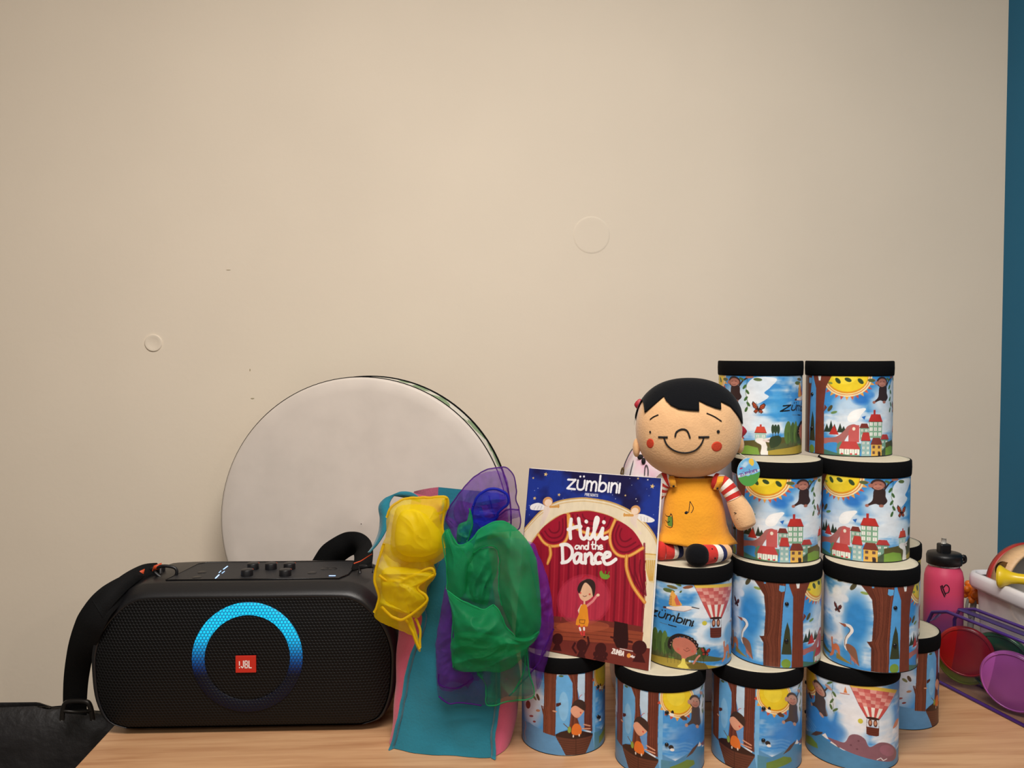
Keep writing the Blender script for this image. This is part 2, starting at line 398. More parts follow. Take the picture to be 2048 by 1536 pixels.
def put_caps(v, txt, p0, p1, h, wgt, col):
    n_ = len(txt); p0 = np.array(p0, float); p1 = np.array(p1, float); ex = (p1-p0)/(n_*.85-.2); n = np.array([ex[1], -ex[0]]); n /= np.linalg.norm(n)
    for i, ch in enumerate(txt):
        for pl in CAPS[ch]: v.line([p0+ex*(i*.85+a)+n*h*b for a, b in pl], wgt, col)

PPU = 4.4                                             # samples per degree of drum, halved afterwards
def sky(cv, seed, blue=(62, 142, 208), pale=(222, 232, 240)):
    n = fbm(cv.H, cv.W, 7, 3, seed, 5); st = fbm(cv.H, cv.W, 10, 18, seed+20, 3)
    t = np.clip((n+.35*(st-.5)-.40)*5, 0, 1)[..., None]
    cv.im[:] = np.array(blue)*(1-t)+np.array(pale)*t
def leaf(v, x, y, rx, ry, rot, col): v.ell((x, y), rx, ry, col, 1, rot); v.line([(x-rx*.8*math.cos(rot), y-rx*.8*math.sin(rot)), (x+rx*.8*math.cos(rot), y+rx*.8*math.sin(rot))], .35, (40, 50, 30), .6)
def trunk(v, P, seed, col=(112, 55, 38)):
    v.poly(P, col); P = np.asarray(P, float); rs = random.Random(seed)
    x0, x1, y0, y1 = P[:, 0].min(), P[:, 0].max(), P[:, 1].min(), P[:, 1].max()
    n = max(4, int((x1-x0)/9))
    for i in range(n):
        t = (i+.5)/n; k = len(P)//2; L_ = P[:k]; R_ = P[:k-1:-1]
        m = min(len(L_), len(R_)); q = L_[:m]*(1-t)+R_[:m]*t
        v.line(q+np.array([[rs.uniform(-2, 2), 0]]), .5, rs.choice([(78, 36, 26), (90, 44, 30), (132, 70, 50)]), .8)
def butterfly(v, x, y, s, col=(176, 74, 40), up=1):
    wings = ([(0, .1), (-.35, -.7), (-.85, -1.15), (-1.0, -.7), (-.8, -.15), (-.35, .2)], [(0, .1), (.25, -.5), (.8, -.85), (1.05, -.55), (.85, .0), (.4, .25)], [(0, .1), (-.5, .15), (-.75, .55), (-.4, .85), (-.05, .5)], [(0, .1), (.5, .25), (.7, .6), (.4, .85), (.05, .55)])
    for W in wings:
        c0 = np.mean(W, 0)
        v.poly([(x+a*s, y+b*s*up) for a, b in W], (48, 26, 20)); v.poly([(x+(c0[0]+(a-c0[0])*.74)*s, y+(c0[1]+(b-c0[1])*.74)*s*up) for a, b in W], col)
        v.line([(x, y+.1*s*up), (x+c0[0]*1.5*s, y+c0[1]*1.5*s*up)], .45, (48, 26, 20))
    v.line([(x-.1*s, y-.35*s*up), (x+.08*s, y+.7*s*up)], .9, (40, 25, 20)); v.line([(x-.1*s, y-.35*s*up), (x-.35*s, y-.9*s*up)], .3, (40, 25, 20))
def house(v, x0, x1, yw, yb, yr, wall, roof, win=(235, 235, 225), nx=2, ny=1, door=False):
    v.poly([(x0, yw), (x1, yw), (x1, yb), (x0, yb)], wall); d = (x1-x0)*.16
    v.poly([(x0-4, yw), (x0+d, yr), (x1-d, yr), (x1+4, yw)], roof)
    v.line([(x0-4, yw), (x1+4, yw)], .5, (90, 35, 32))
    for i in range(nx):
        for j in range(ny):
            wx = x0+(x1-x0)*(i+.5)/nx; wy = yw+(yb-yw)*(j+.45)/(ny+.2); s = (x1-x0)*.11
            v.poly([(wx-s, wy-s*1.3), (wx+s, wy-s*1.3), (wx+s, wy+s*1.3), (wx-s, wy+s*1.3)], win); v.line([(wx, wy-s), (wx, wy+s)], .35, (90, 100, 95))
    if door: v.poly([(x1-(x1-x0)*.34, yb-(yb-yw)*.38), (x1-(x1-x0)*.1, yb-(yb-yw)*.38), (x1-(x1-x0)*.1, yb), (x1-(x1-x0)*.34, yb)], (50, 36, 34))
def sun(v, x, y, rx, ry, a0, a1, nb):
    v.ell((x, y), rx*1.18, ry*1.2, (240, 224, 170)); v.ell((x, y), rx*1.1, ry*1.11, (222, 120, 70)); v.ell((x, y), rx*1.06, ry*1.07, (244, 226, 160))
    v.ell((x, y), rx, ry, (226, 150, 40)); v.ell((x, y-ry*.05), rx*.97, ry*.95, (238, 206, 44)); v.ell((x-rx*.1, y-ry*.15), rx*.6, ry*.6, (246, 222, 70), .7)
    for i in range(nb):
        a = math.radians(a0+(a1-a0)*i/(nb-1)); c, s_ = math.cos(a), math.sin(a); q = (a1-a0)/(nb-1)*.36; b0 = math.radians(math.degrees(a)-q); b1 = math.radians(math.degrees(a)+q)
        v.poly([(x+rx*1.18*math.cos(b0), y+ry*1.2*math.sin(b0)), (x+rx*1.18*math.cos(b1), y+ry*1.2*math.sin(b1)), (x+rx*1.38*c, y+ry*1.42*s_)], [(214, 100, 60), (232, 160, 70), (200, 84, 66)][i % 3])
def monkey(v, x, y, s, col=(58, 40, 38), face=(168, 108, 92), arm=(1.9, -1.1)):
    v.poly([(x-.45*s, y+.9*s), (x+.85*s, y+.8*s), (x+1.0*s, y+2.2*s), (x+1.2*s, y+3.2*s), (x+.6*s, y+4.0*s), (x-.3*s, y+3.7*s), (x-1.4*s, y+4.2*s), (x-1.6*s, y+4.0*s), (x-.7*s, y+3.0*s)], col, 1, 6)
    v.line([(x+.7*s, y+1.2*s), (x+arm[0]*.7*s, y+arm[1]*.3*s), (x+arm[0]*s, y+arm[1]*s)], 2.2, col)
    v.ell((x, y-.1*s), 1.05*s, 1.1*s, col); v.ell((x-1.0*s, y+.1*s), .35*s, .4*s, face); v.ell((x+.05*s, y+.05*s), .85*s, .85*s, face); v.ell((x+.05*s, y+.4*s), .62*s, .5*s, (186, 126, 108))
    v.line([(x-.35*s, y-.1*s), (x-.15*s, y-.15*s)], .5, (40, 25, 22)); v.line([(x+.25*s, y-.15*s), (x+.5*s, y-.1*s)], .5, (40, 25, 22)); v.line([(x-.3*s, y+.5*s), (x, y+.6*s), (x+.35*s, y+.5*s)], .5, (110, 60, 55))
    v.ell((x+arm[0]*s, y+arm[1]*s), .3*s, .3*s, face); v.ell((x-1.5*s, y+4.1*s), .3*s, .3*s, face); v.ell((x+.5*s, y+4.05*s), .3*s, .3*s, face)
def balloon(v, xc, yt, ys, yb, wt, wb_, basket):
    rows = 6
    for i in range(rows):
        t0 = i/rows; t1 = (i+1)/rows; y0 = yt+(ys-yt)*t0; y1 = yt+(ys-yt)*t1; h0 = wt+(wb_*2.1-wt)*t0; h1 = wt+(wb_*2.1-wt)*t1
        for j in range(7):
            a = -1+2*j/7; b = -1+2*(j+1)/7
            col = (228, 190, 80) if i == 0 else ((214, 120, 112), (230, 162, 150), (200, 96, 92))[(i+j*2) % 3]
            v.poly([(xc+a*h0, y0), (xc+b*h0, y0), (xc+b*h1, y1), (xc+a*h1, y1)], col)
    h0 = wb_*2.1
    for j in range(7):
        a = -1+2*j/7; b = -1+2*(j+1)/7
        v.poly([(xc+a*h0, ys), (xc+b*h0, ys), (xc+b*wb_, yb), (xc+a*wb_, yb)], (206, 84, 80) if j % 2 == 0 else (244, 234, 222))
    v.line([(xc-wt, yt), (xc-h0, ys), (xc-wb_, yb)], .5, (150, 60, 60)); v.line([(xc+wt, yt), (xc+h0, ys), (xc+wb_, yb)], .5, (150, 60, 60))
    y0, y1 = basket; v.ell((xc, yb), wb_*1.05, wb_*.22, (60, 34, 28))
    for k in (-1, 1): v.line([(xc+k*wb_*.9, yb), (xc+k*wb_*.95, y0)], .4, (80, 50, 40)); v.ell((xc+k*wb_*.4, (yb+y0)/2+2), wb_*.32, (y0-yb)*.42, (96, 52, 40)); v.ell((xc+k*wb_*.4, (yb+y0)/2), wb_*.2, (y0-yb)*.25, (200, 140, 110))
    v.poly([(xc-wb_, y0), (xc+wb_, y0), (xc+wb_*.95, y1-8), (xc+wb_*.6, y1), (xc-wb_*.6, y1), (xc-wb_*.95, y1-8)], (104, 46, 34))
    for j in range(4): v.line([(xc-wb_*.95, y0+(y1-y0)*(j+.5)/4.4), (xc+wb_*.95, y0+(y1-y0)*(j+.5)/4.4)], .4, (66, 28, 22))
    v.ell((xc-wb_*1.9, (yb+y0)/2), wb_*.4, wb_*.4, (206, 196, 70))

# ---------- wrap one: forest, village, heron and balloon
A1 = Canvas(360, 124, PPU, wrap=True); sky(A1, 11)
T2 = wrap_view(A1, 1017, 322, 183, 790, 0, 25, 0); S2 = wrap_view(A1, 1148, 318, 937, 1558, 45, 75, 29.5)
T1 = wrap_view(A1, 370, 296, 175, 762, 5, 25, 84); R1v = wrap_view(A1, 518, 461, 378, 1370, 100, 150, 180)
R2v = wrap_view(A1, 1467, 478, 380, 1360, 110, 150, -69); R3v = wrap_view(A1, 694, 535, 540, 1530, 130, 180, 275)
# pale cloud and blue patches
for (x, y, rx, ry, c_, a_) in ((0, 62, 26, 30, (228, 234, 240), .75), (55, 75, 34, 30, (238, 240, 242), .85), (66, 50, 22, 16, (232, 236, 240), .7), (16, 78, 14, 9, (44, 116, 198), .9), (28, 84, 8, 6, (60, 130, 205), .8),
        (108, 70, 18, 26, (70, 160, 220), .75), (132, 45, 20, 18, (80, 160, 218), .6), (196, 85, 22, 22, (236, 238, 240), .8), (212, 45, 24, 14, (62, 142, 206), .6), (259, 62, 22, 46, (46, 134, 204), .95), (252, 20, 18, 20, (56, 142, 208), .9), (232, 82, 9, 16, (226, 230, 238), .8), (90, 45, 20, 12, (210, 228, 240), .7)):
    A1.ell((x, y), rx, ry, c_, a_, 0, .8)
# village seen below the sun
v = T2
v.poly([(1010, 500), (1040, 450), (1110, 425), (1140, 430), (1110, 470), (1080, 520), (1030, 530)], (246, 246, 244), 1, 6); v.poly([(1110, 490), (1140, 480), (1130, 510)], (44, 110, 190))
for x, h in ((865, 545), (895, 520), (920, 545), (960, 540), (985, 560)): v.poly([(x-22, 610), (x, h), (x+22, 610)], (44, 58, 44))
v.poly([(840, 660), (930, 645), (985, 600), (1015, 560), (1060, 545), (1080, 565), (1050, 590), (1010, 640), (985, 690), (960, 745), (935, 745), (940, 690), (880, 690), (850, 700)], (170, 104, 100), 1, 5)
v.poly([(880, 628), (916, 556), (952, 628)], (184, 52, 46))
v.poly([(1020, 600), (1045, 548), (1095, 552), (1095, 680), (1020, 680)], (196, 92, 90)); v.ell((1057, 580), 11, 13, (236, 226, 205))
house(v, 1100, 1160, 572, 660, 538, (136, 168, 148), (120, 52, 44), nx=2, ny=2)
house(v, 1163, 1255, 524, 645, 468, (132, 172, 142), (190, 52, 46), nx=3, ny=3); v.poly([(1193, 436), (1208, 436), (1208, 470), (1193, 470)], (180, 48, 42))
house(v, 1250, 1302, 655, 745, 618, (120, 160, 140), (186, 64, 62), nx=2, ny=2)
v.poly([(940, 700), (960, 680), (1110, 690), (1100, 790), (940, 790)], (96, 136, 110))
house(v, 955, 1100, 735, 785, 676, (112, 150, 124), (190, 68, 66), nx=4, ny=1)
house(v, 1112, 1172, 668, 785, 604, (150, 182, 178), (186, 60, 54), nx=2, ny=3)
house(v, 1180, 1255, 694, 786, 644, (226, 178, 84), (128, 58, 48), win=(110, 70, 60), nx=2, ny=2, door=True)
v.poly([(840, 740), (950, 770), (1100, 785), (1250, 790), (1335, 700), (1335, 800), (840, 800)], (72, 104, 62), .75)
v.poly([(1255, 740), (1300, 690), (1338, 660), (1338, 800), (1255, 800)], (70, 84, 62))
for x in (975, 1040, 1075): v.ell((x, 770), 9, 6, (206, 60, 70))
sun(v, 1005, 190, 150, 125, 8, 172, 15)
for x, y, r_ in ((940, 220, .9), (1012, 212, .4), (1100, 222, .8)): leaf(v, x, y, 26, 15, r_, (54, 74, 40))
leaf(v, 885, 238, 18, 9, .2, (150, 160, 70)); leaf(v, 1175, 216, 26, 13, .1, (92, 104, 60)); leaf(v, 886, 430, 28, 13, -1, (84, 78, 50)); leaf(v, 915, 460, 24, 10, -.3, (116, 150, 90))
monkey(v, 1250, 232, 36)
# vine, butterfly, cottage, dog and trees
v = T1
v.poly([(330, 190), (480, 195), (440, 260), (400, 300), (430, 330), (360, 380), (300, 390), (270, 280)], (238, 240, 242), .9, 6)
v.line([(285, 200), (272, 300), (290, 380), (280, 440)], .6, (70, 90, 50))
for x, y, r_ in ((265, 258, -1), (285, 295, 1), (275, 345, -1), (292, 385, 1), (278, 425, -1.2)): leaf(v, x, y, 20, 9, r_, (74, 110, 58))
leaf(v, 355, 203, 30, 12, .1, (96, 112, 62)); leaf(v, 628, 228, 20, 14, .1, (96, 112, 62)); leaf(v, 245, 200, 20, 9, .5, (90, 112, 60))
butterfly(v, 362, 415, 46)
v.poly([(230, 660), (330, 650), (420, 640), (520, 625), (700, 600), (700, 780), (230, 780)], (92, 84, 44)); v.poly([(230, 700), (290, 690), (360, 705), (380, 780), (230, 780)], (122, 158, 64)); v.poly([(420, 730), (520, 722), (640, 715), (700, 780), (420, 780)], (150, 140, 66))
house(v, 340, 415, 595, 660, 548, (170, 200, 186), (206, 74, 54), win=(230, 236, 230), nx=2, ny=1); v.poly([(372, 533), (384, 533), (384, 550), (372, 550)], (190, 60, 44))
for x in (460, 478, 497): v.ell((x, 565), 11, 34, (52, 70, 48)); v.line([(x, 595), (x, 625)], .7, (50, 40, 34))
for x, g in ((562, (84, 124, 52)), (590, (104, 142, 60)), (612, (80, 116, 52)), (640, (96, 134, 58))): v.ell((x, 610), 19, 74, g); v.line([(x, 640), (x, 690)], .6, (60, 70, 40))
v.poly([(345, 640), (370, 632), (400, 640), (425, 700), (440, 755), (380, 755), (385, 690), (350, 665)], (236, 230, 224), 1, 4); v.line([(400, 645), (450, 632), (505, 640)], 2.6, (232, 222, 216)); v.line([(400, 650), (450, 660), (505, 692)], 2.6, (226, 206, 200))
# name, stork, child with curls, balloon, fox and second butterfly
v = R1v
v.poly([(30, 1180), (300, 1240), (560, 1290), (760, 1330), (990, 1290), (1010, 1400), (30, 1400)], (168, 146, 58)); v.poly([(20, 1150), (200, 1130), (420, 1160), (640, 1200), (860, 1240), (760, 1270), (500, 1260), (250, 1210), (20, 1190)], (86, 92, 56)); v.poly([(430, 1300), (520, 1270), (620, 1290), (660, 1360), (480, 1370)], (112, 96, 44))
for x, y, ry, g in ((70, 1090, 70, (52, 66, 42)), (140, 1030, 140, (88, 116, 56)), (185, 1050, 130, (74, 100, 52)), (225, 1060, 140, (94, 124, 60)), (255, 1090, 100, (66, 90, 48)), (290, 1110, 80, (60, 82, 46)), (560, 1160, 60, (70, 90, 50)), (600, 1170, 70, (58, 78, 44))): v.ell((x, y), 28, ry, g); v.line([(x, y), (x, y+ry+20)], .6, (50, 56, 34))
for k in range(12): v.line([(250+k*32, 1190), (252+k*32, 1290)], .4, (70, 66, 40))
put_logo(v, (88, 745), (478, 860), 120, 1.9, (24, 22, 22)); v.ell((490, 854), 6, 8, (24, 22, 22)); v.line([(180, 830), (245, 850)], .5, (80, 80, 84)); v.line([(258, 852), (328, 872)], 1.4, (30, 30, 32))
v.poly([(215, 650), (275, 640), (420, 625), (500, 640), (548, 655), (470, 665), (400, 690), (300, 680)], (236, 224, 216), 1, 5); v.poly([(270, 630), (265, 560), (285, 460), (310, 480), (350, 560), (380, 625)], (232, 170, 80), 1, 4); v.poly([(330, 625), (310, 560), (330, 500), (370, 620)], (212, 104, 84))
for k in range(6): v.line([(262, 520+k*20), (285, 525+k*18)], .6, (90, 50, 40))
v.line([(480, 640), (550, 656)], 1.2, (60, 50, 50)); v.ell((222, 652), 16, 12, (70, 40, 36)); v.line([(215, 660), (300, 682), (400, 692), (470, 668)], .5, (150, 80, 70))
for x, y, r_, c_ in ((290, 415, .3, (120, 108, 62)), (335, 370, .7, (96, 110, 56)), (370, 465, -1, (86, 100, 56)), (440, 410, -.2, (150, 90, 62))): leaf(v, x, y, 52 if x != 370 else 16, 18 if x != 370 else 9, r_, c_)
v.poly([(250, 1090), (270, 1000), (340, 950), (430, 965), (500, 1010), (545, 1080), (530, 1150), (500, 1110), (420, 1000), (320, 1000), (285, 1080), (280, 1140)], (40, 30, 30), 1, 5)
for k in range(11):
    a = PI*(1.0+k/10); v.ell((405+135*math.cos(a), 1085+120*math.sin(a)+k*3), 15, 17, (34, 26, 26)); v.ell((405+128*math.cos(a), 1085+112*math.sin(a)+k*3), 5, 6, (200, 150, 130))
v.poly([(295, 1080), (320, 1005), (420, 1000), (500, 1060), (530, 1130), (520, 1180), (440, 1220), (415, 1245), (385, 1245), (375, 1200), (320, 1150)], (196, 116, 96), 1, 6)
v.line([(400, 1130), (430, 1155), (465, 1135)], .6, (120, 60, 50)); v.line([(425, 1125), (435, 1112), (450, 1122)], .6, (120, 60, 50)); v.ell((350, 1130), 14, 16, (206, 100, 86)); v.ell((490, 1150), 14, 16, (206, 100, 86))
v.poly([(385, 1240), (415, 1240), (420, 1290), (450, 1350), (345, 1335), (375, 1290)], (226, 208, 96), 1, 3)
butterfly(v, 622, 1160, 52, (182, 62, 44)); v.line([(500, 1290), (540, 1220), (560, 1200)], 2.4, (206, 130, 110))
A1.poly([(222, 31), (225, 32), (226, 24), (232, 26), (237, 22), (238, 10), (235, 8), (234, 16), (229, 17), (227, 10), (221, 6), (219, 7), (223, 13), (223, 22)], (206, 122, 84), 1, 4)
# heron, trunks and seam
v = R3v
v.poly([(330, 1350), (440, 1430), (520, 1475), (330, 1420)], (150, 130, 60))
A1.ell((232, 92), 9, 12, (234, 238, 242), .9, 0, .6); A1.ell((243, 88), 7, 6, (232, 236, 242), .9, 0, .6); A1.ell((233, 74), 11, 12, (228, 234, 240), .9, 0, .6)
butterfly(A1, 233, 73, 6.5, (110, 40, 28), -1)
for x, y, rx, r_, c_ in ((378, 507, 50, -.3, (92, 84, 56)), (510, 570, 52, -.9, (84, 78, 54)), (632, 632, 46, .15, (150, 172, 96))): leaf(v, x, y, rx, rx*.5 if x == 510 else rx*.36, r_, c_)
v.line([(430, 1022), (480, 1035), (502, 1080), (470, 1130), (438, 1180), (430, 1260), (450, 1300)], 4.0, (238, 232, 226), 1, 4); v.line([(416, 1030), (455, 1045), (480, 1085), (440, 1150), (424, 1200), (425, 1260)], .7, (80, 60, 50), 1, 4)
v.poly([(352, 1002), (430, 1012), (440, 1035), (425, 1050)], (150, 84, 62)); v.poly([(440, 1240), (500, 1250), (550, 1300), (575, 1420), (585, 1480), (545, 1430), (470, 1340), (440, 1290)], (134, 92, 72), 1, 4); v.poly([(480, 1350), (550, 1420), (580, 1475), (500, 1420)], (206, 110, 80), .8)
v.line([(490, 1400), (495, 1465)], .7, (150, 90, 80)); v.line([(530, 1420), (540, 1475)], .7, (150, 90, 80))
A1.poly([(297, -2), (313, -2), (313, 126), (297, 126)], (84, 156, 214)); A1.poly([(299, 18), (312, 18), (309, 50), (306, 60), (303, 48)], (58, 62, 40)); A1.ell((305, 6), 6, 6, (120, 150, 60))
trunk(v, [(715, 1540), (712, 1250), (665, 1185), (720, 1200), (735, 900), (715, 700), (650, 610), (560, 500), (470, 400), (960, 400), (945, 600), (925, 760), (918, 900), (905, 1200), (905, 1350), (900, 1540)], 1)
v.poly([(705, 525), (735, 530), (735, 565), (712, 565)], (96, 168, 220)); v.poly([(885, 560), (945, 560), (940, 620), (905, 635), (880, 620)], (96, 168, 220))
A1.poly([(312, -2), (328, -2), (327, 70), (330, 95), (338, 110), (340, 126), (305, 126), (308, 106), (313, 92), (313, 70)], (120, 58, 40))
for k in range(6): A1.line([(314+k*2.4, 0), (314.5+k*2.3, 60), (314+k*2.6, 100)], .5, (84, 40, 28), .8)
A1.poly([(316, 112), (322, 112), (321, 103), (318, 103)], (236, 236, 232)); A1.poly([(327, 60), (332, 66), (328, 70)], (120, 58, 40))
A1.tint(.10, 70); A1.line([(0, 0), (360, 0)], 1.0, (40, 40, 44))
IMG1 = A1.down()
# the same wrap with the hot air balloon beside the lettering
A3 = Canvas(360, 124, PPU, wrap=True); A3.im[:] = A1.im; A3.ell((226, 70), 22, 40, (232, 236, 240), .9, 0, .6); A3.ell((236, 40), 16, 16, (92, 164, 216), .8, 0, .7)
v = wrap_view(A3, 518, 461, 378, 1370, 100, 150, 180); balloon(v, 735, 380, 615, 770, 240, 66, (880, 998))
A3.poly([(222, 31), (225, 32), (226, 24), (232, 26), (237, 22), (238, 10), (235, 8), (234, 16), (229, 17), (227, 10), (221, 6), (219, 7), (223, 13), (223, 22)], (206, 122, 84), 1, 4)
IMG3 = A3.down()

# ---------- wrap two: boat under the trees, sun with bunting, balloon over the sea
A2 = Canvas(360, 124, PPU, wrap=True); sky(A2, 31, (70, 148, 214), (226, 232, 240))
Av = wrap_view(A2, 527, 439, 270, 1105, 100, 210, 0); Bv = wrap_view(A2, 1463, 468, 470, 1298, 190, 250, 44); Dv = wrap_view(A2, 1241, 391, 300, 1010, 130, 175, 138)
for (x, y, rx, ry, c_, a_) in ((-50, 70, 28, 50, (222, 224, 234), .9), (84, 48, 34, 26, (52, 128, 204), .8), (96, 36, 26, 14, (60, 136, 208), .7), (112, 60, 12, 40, (52, 128, 204), .5), (140, 55, 22, 40, (238, 238, 240), .9), (182, 60, 22, 34, (232, 236, 240), .8), (112, 84, 16, 16, (236, 238, 240), .8), (120, 45, 16, 14, (56, 128, 200), .8)):
    A2.ell((x, y), rx, ry, c_, a_, 0, .8)
A2.poly([(118, -2), (118, 24), (150, 22), (180, 16), (215, 20), (260, 26), (300, 30), (300, -2)], (70, 140, 186)); A2.poly([(230, 0), (260, 24), (290, 30), (300, -2)], (90, 130, 90))
v = Av
v.poly([(-20, 760), (180, 780), (300, 840), (450, 905), (560, 1130), (-20, 1130)], (92, 148, 194)); v.poly([(820, 800), (960, 830), (975, 1100), (740, 1110)], (86, 144, 190))
trunk(v, [(322, 870), (325, 700), (300, 600), (330, 640), (335, 400), (330, 200), (470, 200), (455, 330), (450, 500), (450, 640), (450, 760), (445, 905)], 2, (120, 62, 42))
v.poly([(450, 880), (452, 400), (470, 290), (500, 275), (570, 280), (610, 330), (622, 420), (610, 560), (590, 700), (580, 820)], (102, 172, 224)); v.ell((530, 600), 50, 150, (150, 200, 234), .6)
trunk(v, [(585, 840), (600, 700), (622, 500), (620, 360), (570, 270), (550, 200), (690, 200), (672, 300), (668, 420), (680, 540), (690, 700), (690, 830)], 3, (112, 54, 38))
v.poly([(668, 420), (672, 270), (745, 270), (742, 560), (700, 560)], (190, 216, 236))
trunk(v, [(735, 830), (738, 700), (742, 500), (745, 350), (745, 200), (830, 200), (826, 350), (822, 500), (820, 700), (822, 850)], 4, (108, 50, 36))
leaf(v, 505, 292, 24, 10, 0, (90, 110, 60)); v.poly([(455, 570), (500, 560), (505, 580), (480, 600), (455, 605)], (74, 30, 26)); v.ell((440, 652), 24, 8, (206, 150, 120), 1, .2); v.ell((270, 655), 22, 13, (180, 130, 100)); v.ell((165, 605), 26, 40, (120, 62, 50)); v.ell((200, 715), 22, 11, (150, 80, 84)); v.ell((232, 768), 16, 10, (130, 60, 60)); leaf(v, 270, 520, 36, 14, 1.2, (96, 72, 56)); leaf(v, 235, 530, 30, 12, .9, (130, 130, 90))
v.line([(130, 775), (140, 820), (125, 880), (140, 950)], 1.2, (196, 150, 120), 1, 4)
v.poly([(445, 890), (500, 860), (600, 830), (700, 840), (790, 860), (830, 870), (790, 990), (745, 1090), (560, 1115), (500, 1000)], (54, 30, 24)); v.poly([(448, 905), (640, 930), (828, 885), (790, 990), (745, 1090), (560, 1115), (500, 1000)], (96, 54, 40))
for k in range(7): v.line([(465+k*14, 940+k*24), (640, 955+k*24), (815-k*12, 915+k*26)], .5, (62, 34, 26))
v.line([(655, 930), (655, 1105)], 1.2, (70, 38, 28))
# small passenger in an orange dress
v.poly([(600, 640), (640, 590), (735, 630), (705, 690), (665, 715), (625, 690)], (222, 160, 130), 1, 5); v.poly([(605, 610), (640, 545), (690, 528), (745, 560), (748, 640), (725, 635), (650, 590)], (60, 40, 34), 1, 5); v.line([(680, 520), (700, 490), (715, 480)], .6, (190, 50, 50)); v.poly([(670, 720), (735, 670), (740, 810), (700, 815)], (104, 152, 206)); v.poly([(620, 800), (660, 770), (705, 800), (705, 880), (615, 880)], (224, 116, 44), 1, 3); v.line([(735, 780), (800, 795)], 1.6, (222, 160, 130)); v.line([(720, 822), (800, 822)], 1.6, (222, 160, 130)); v.ell((588, 835), 18, 34, (140, 160, 66)); v.line([(575, 815), (530, 775)], 1, (96, 70, 50)); v.ell((628, 900), 7, 14, (230, 220, 210)); v.ell((688, 890), 7, 14, (230, 220, 210)); v.ell((702, 662), 8, 9, (206, 70, 60))
# sun, climber, sea dog
v = Bv
v.poly([(1455, 480), (1500, 480), (1490, 1320), (1455, 1150)], (116, 178, 224)); v.poly([(1480, 1110), (1600, 1120), (1760, 1090), (1900, 1060), (1900, 1330), (1480, 1330)], (80, 136, 160)); v.poly([(1490, 1290), (1640, 1280), (1740, 1260), (1760, 1340), (1490, 1340)], (110, 140, 70))
sun(v, 1640, 520, 150, 150, 15, 165, 9)
v.ell((1592, 650), 14, 18, (40, 30, 28)); v.ell((1585, 675), 24, 16, (240, 236, 226)); v.poly([(1665, 690), (1700, 670), (1740, 690), (1735, 715), (1690, 710)], (96, 60, 40))
for k in range(4): v.line([(1500, 930+k*35), (1620, 955+k*30), (1720, 930+k*30), (1800, 935+k*35)], 1.5, (150, 196, 228), .28, 6)
monkey(v, 1818, 530, 56, (74, 62, 60), (190, 146, 128), (1.2, -1.7))
A2.ell((112, 76), 8, 22, (238, 238, 238), .7, 0, .8)
v.ell((1580, 985), 26, 22, (40, 36, 36)); v.ell((1592, 1008), 22, 14, (236, 232, 226)); v.poly([(1710, 1190), (1760, 1130), (1830, 1040), (1880, 990), (1905, 910), (1925, 900), (1920, 1010), (1860, 1070), (1790, 1150), (1740, 1200)], (120, 92, 84), 1, 4); v.poly([(1830, 1050), (1880, 1000), (1905, 910), (1922, 940), (1890, 1050)], (232, 228, 224), 1, 3)
v = Dv
for x, y, r_ in ((1100, 400, 1), (1080, 460, -1), (1075, 510, 1.2), (1110, 530, -.6), (1080, 260, .6), (1060, 310, -.4)): leaf(v, x, y, 26, 10, r_, (92, 120, 70) if y > 300 else (206, 110, 70))
v.line([(1090, 260), (1080, 400), (1100, 560)], .5, (80, 90, 60)); v.poly([(1175, 375), (1188, 320), (1205, 375)], (222, 130, 70)); v.line([(1150, 382), (1220, 384)], 1.2, (190, 120, 100))
balloon(v, 1412, 290, 465, 555, 195, 52, (628, 698))
v.poly([(850, 740), (1000, 740), (1050, 800), (1250, 880), (1450, 900), (1640, 820), (1640, 1040), (850, 1040)], (74, 134, 176)); v.poly([(850, 770), (910, 790), (960, 840), (970, 880), (850, 830)], (104, 132, 60))
v.poly([(1045, 772), (1120, 785), (1190, 790), (1230, 725), (1290, 708), (1350, 735), (1390, 795), (1470, 745), (1550, 740), (1605, 780), (1600, 850), (1540, 890), (1400, 895), (1240, 870), (1130, 830)], (134, 92, 104), 1, 5); v.ell((1530, 800), 60, 45, (160, 104, 122), .7); v.line([(1450, 890), (1480, 870), (1500, 888), (1530, 868)], 1.0, (236, 236, 236))
for x, y in ((1240, 805), (1300, 760), (1290, 830)): v.ell((x, y), 9, 7, (104, 66, 78))
v.poly([(905, 770), (950, 735), (1010, 735), (1000, 752), (950, 775)], (84, 64, 60)); v.poly([(1000, 760), (1030, 740), (1060, 790), (1090, 795), (1040, 785)], (236, 230, 226)); v.poly([(1575, 610), (1600, 540), (1625, 520), (1610, 580)], (206, 130, 104), 1, 3)
A2.tint(.10, 90); A2.line([(0, 0), (360, 0)], 1.0, (40, 40, 44))
IMG2 = A2.down()
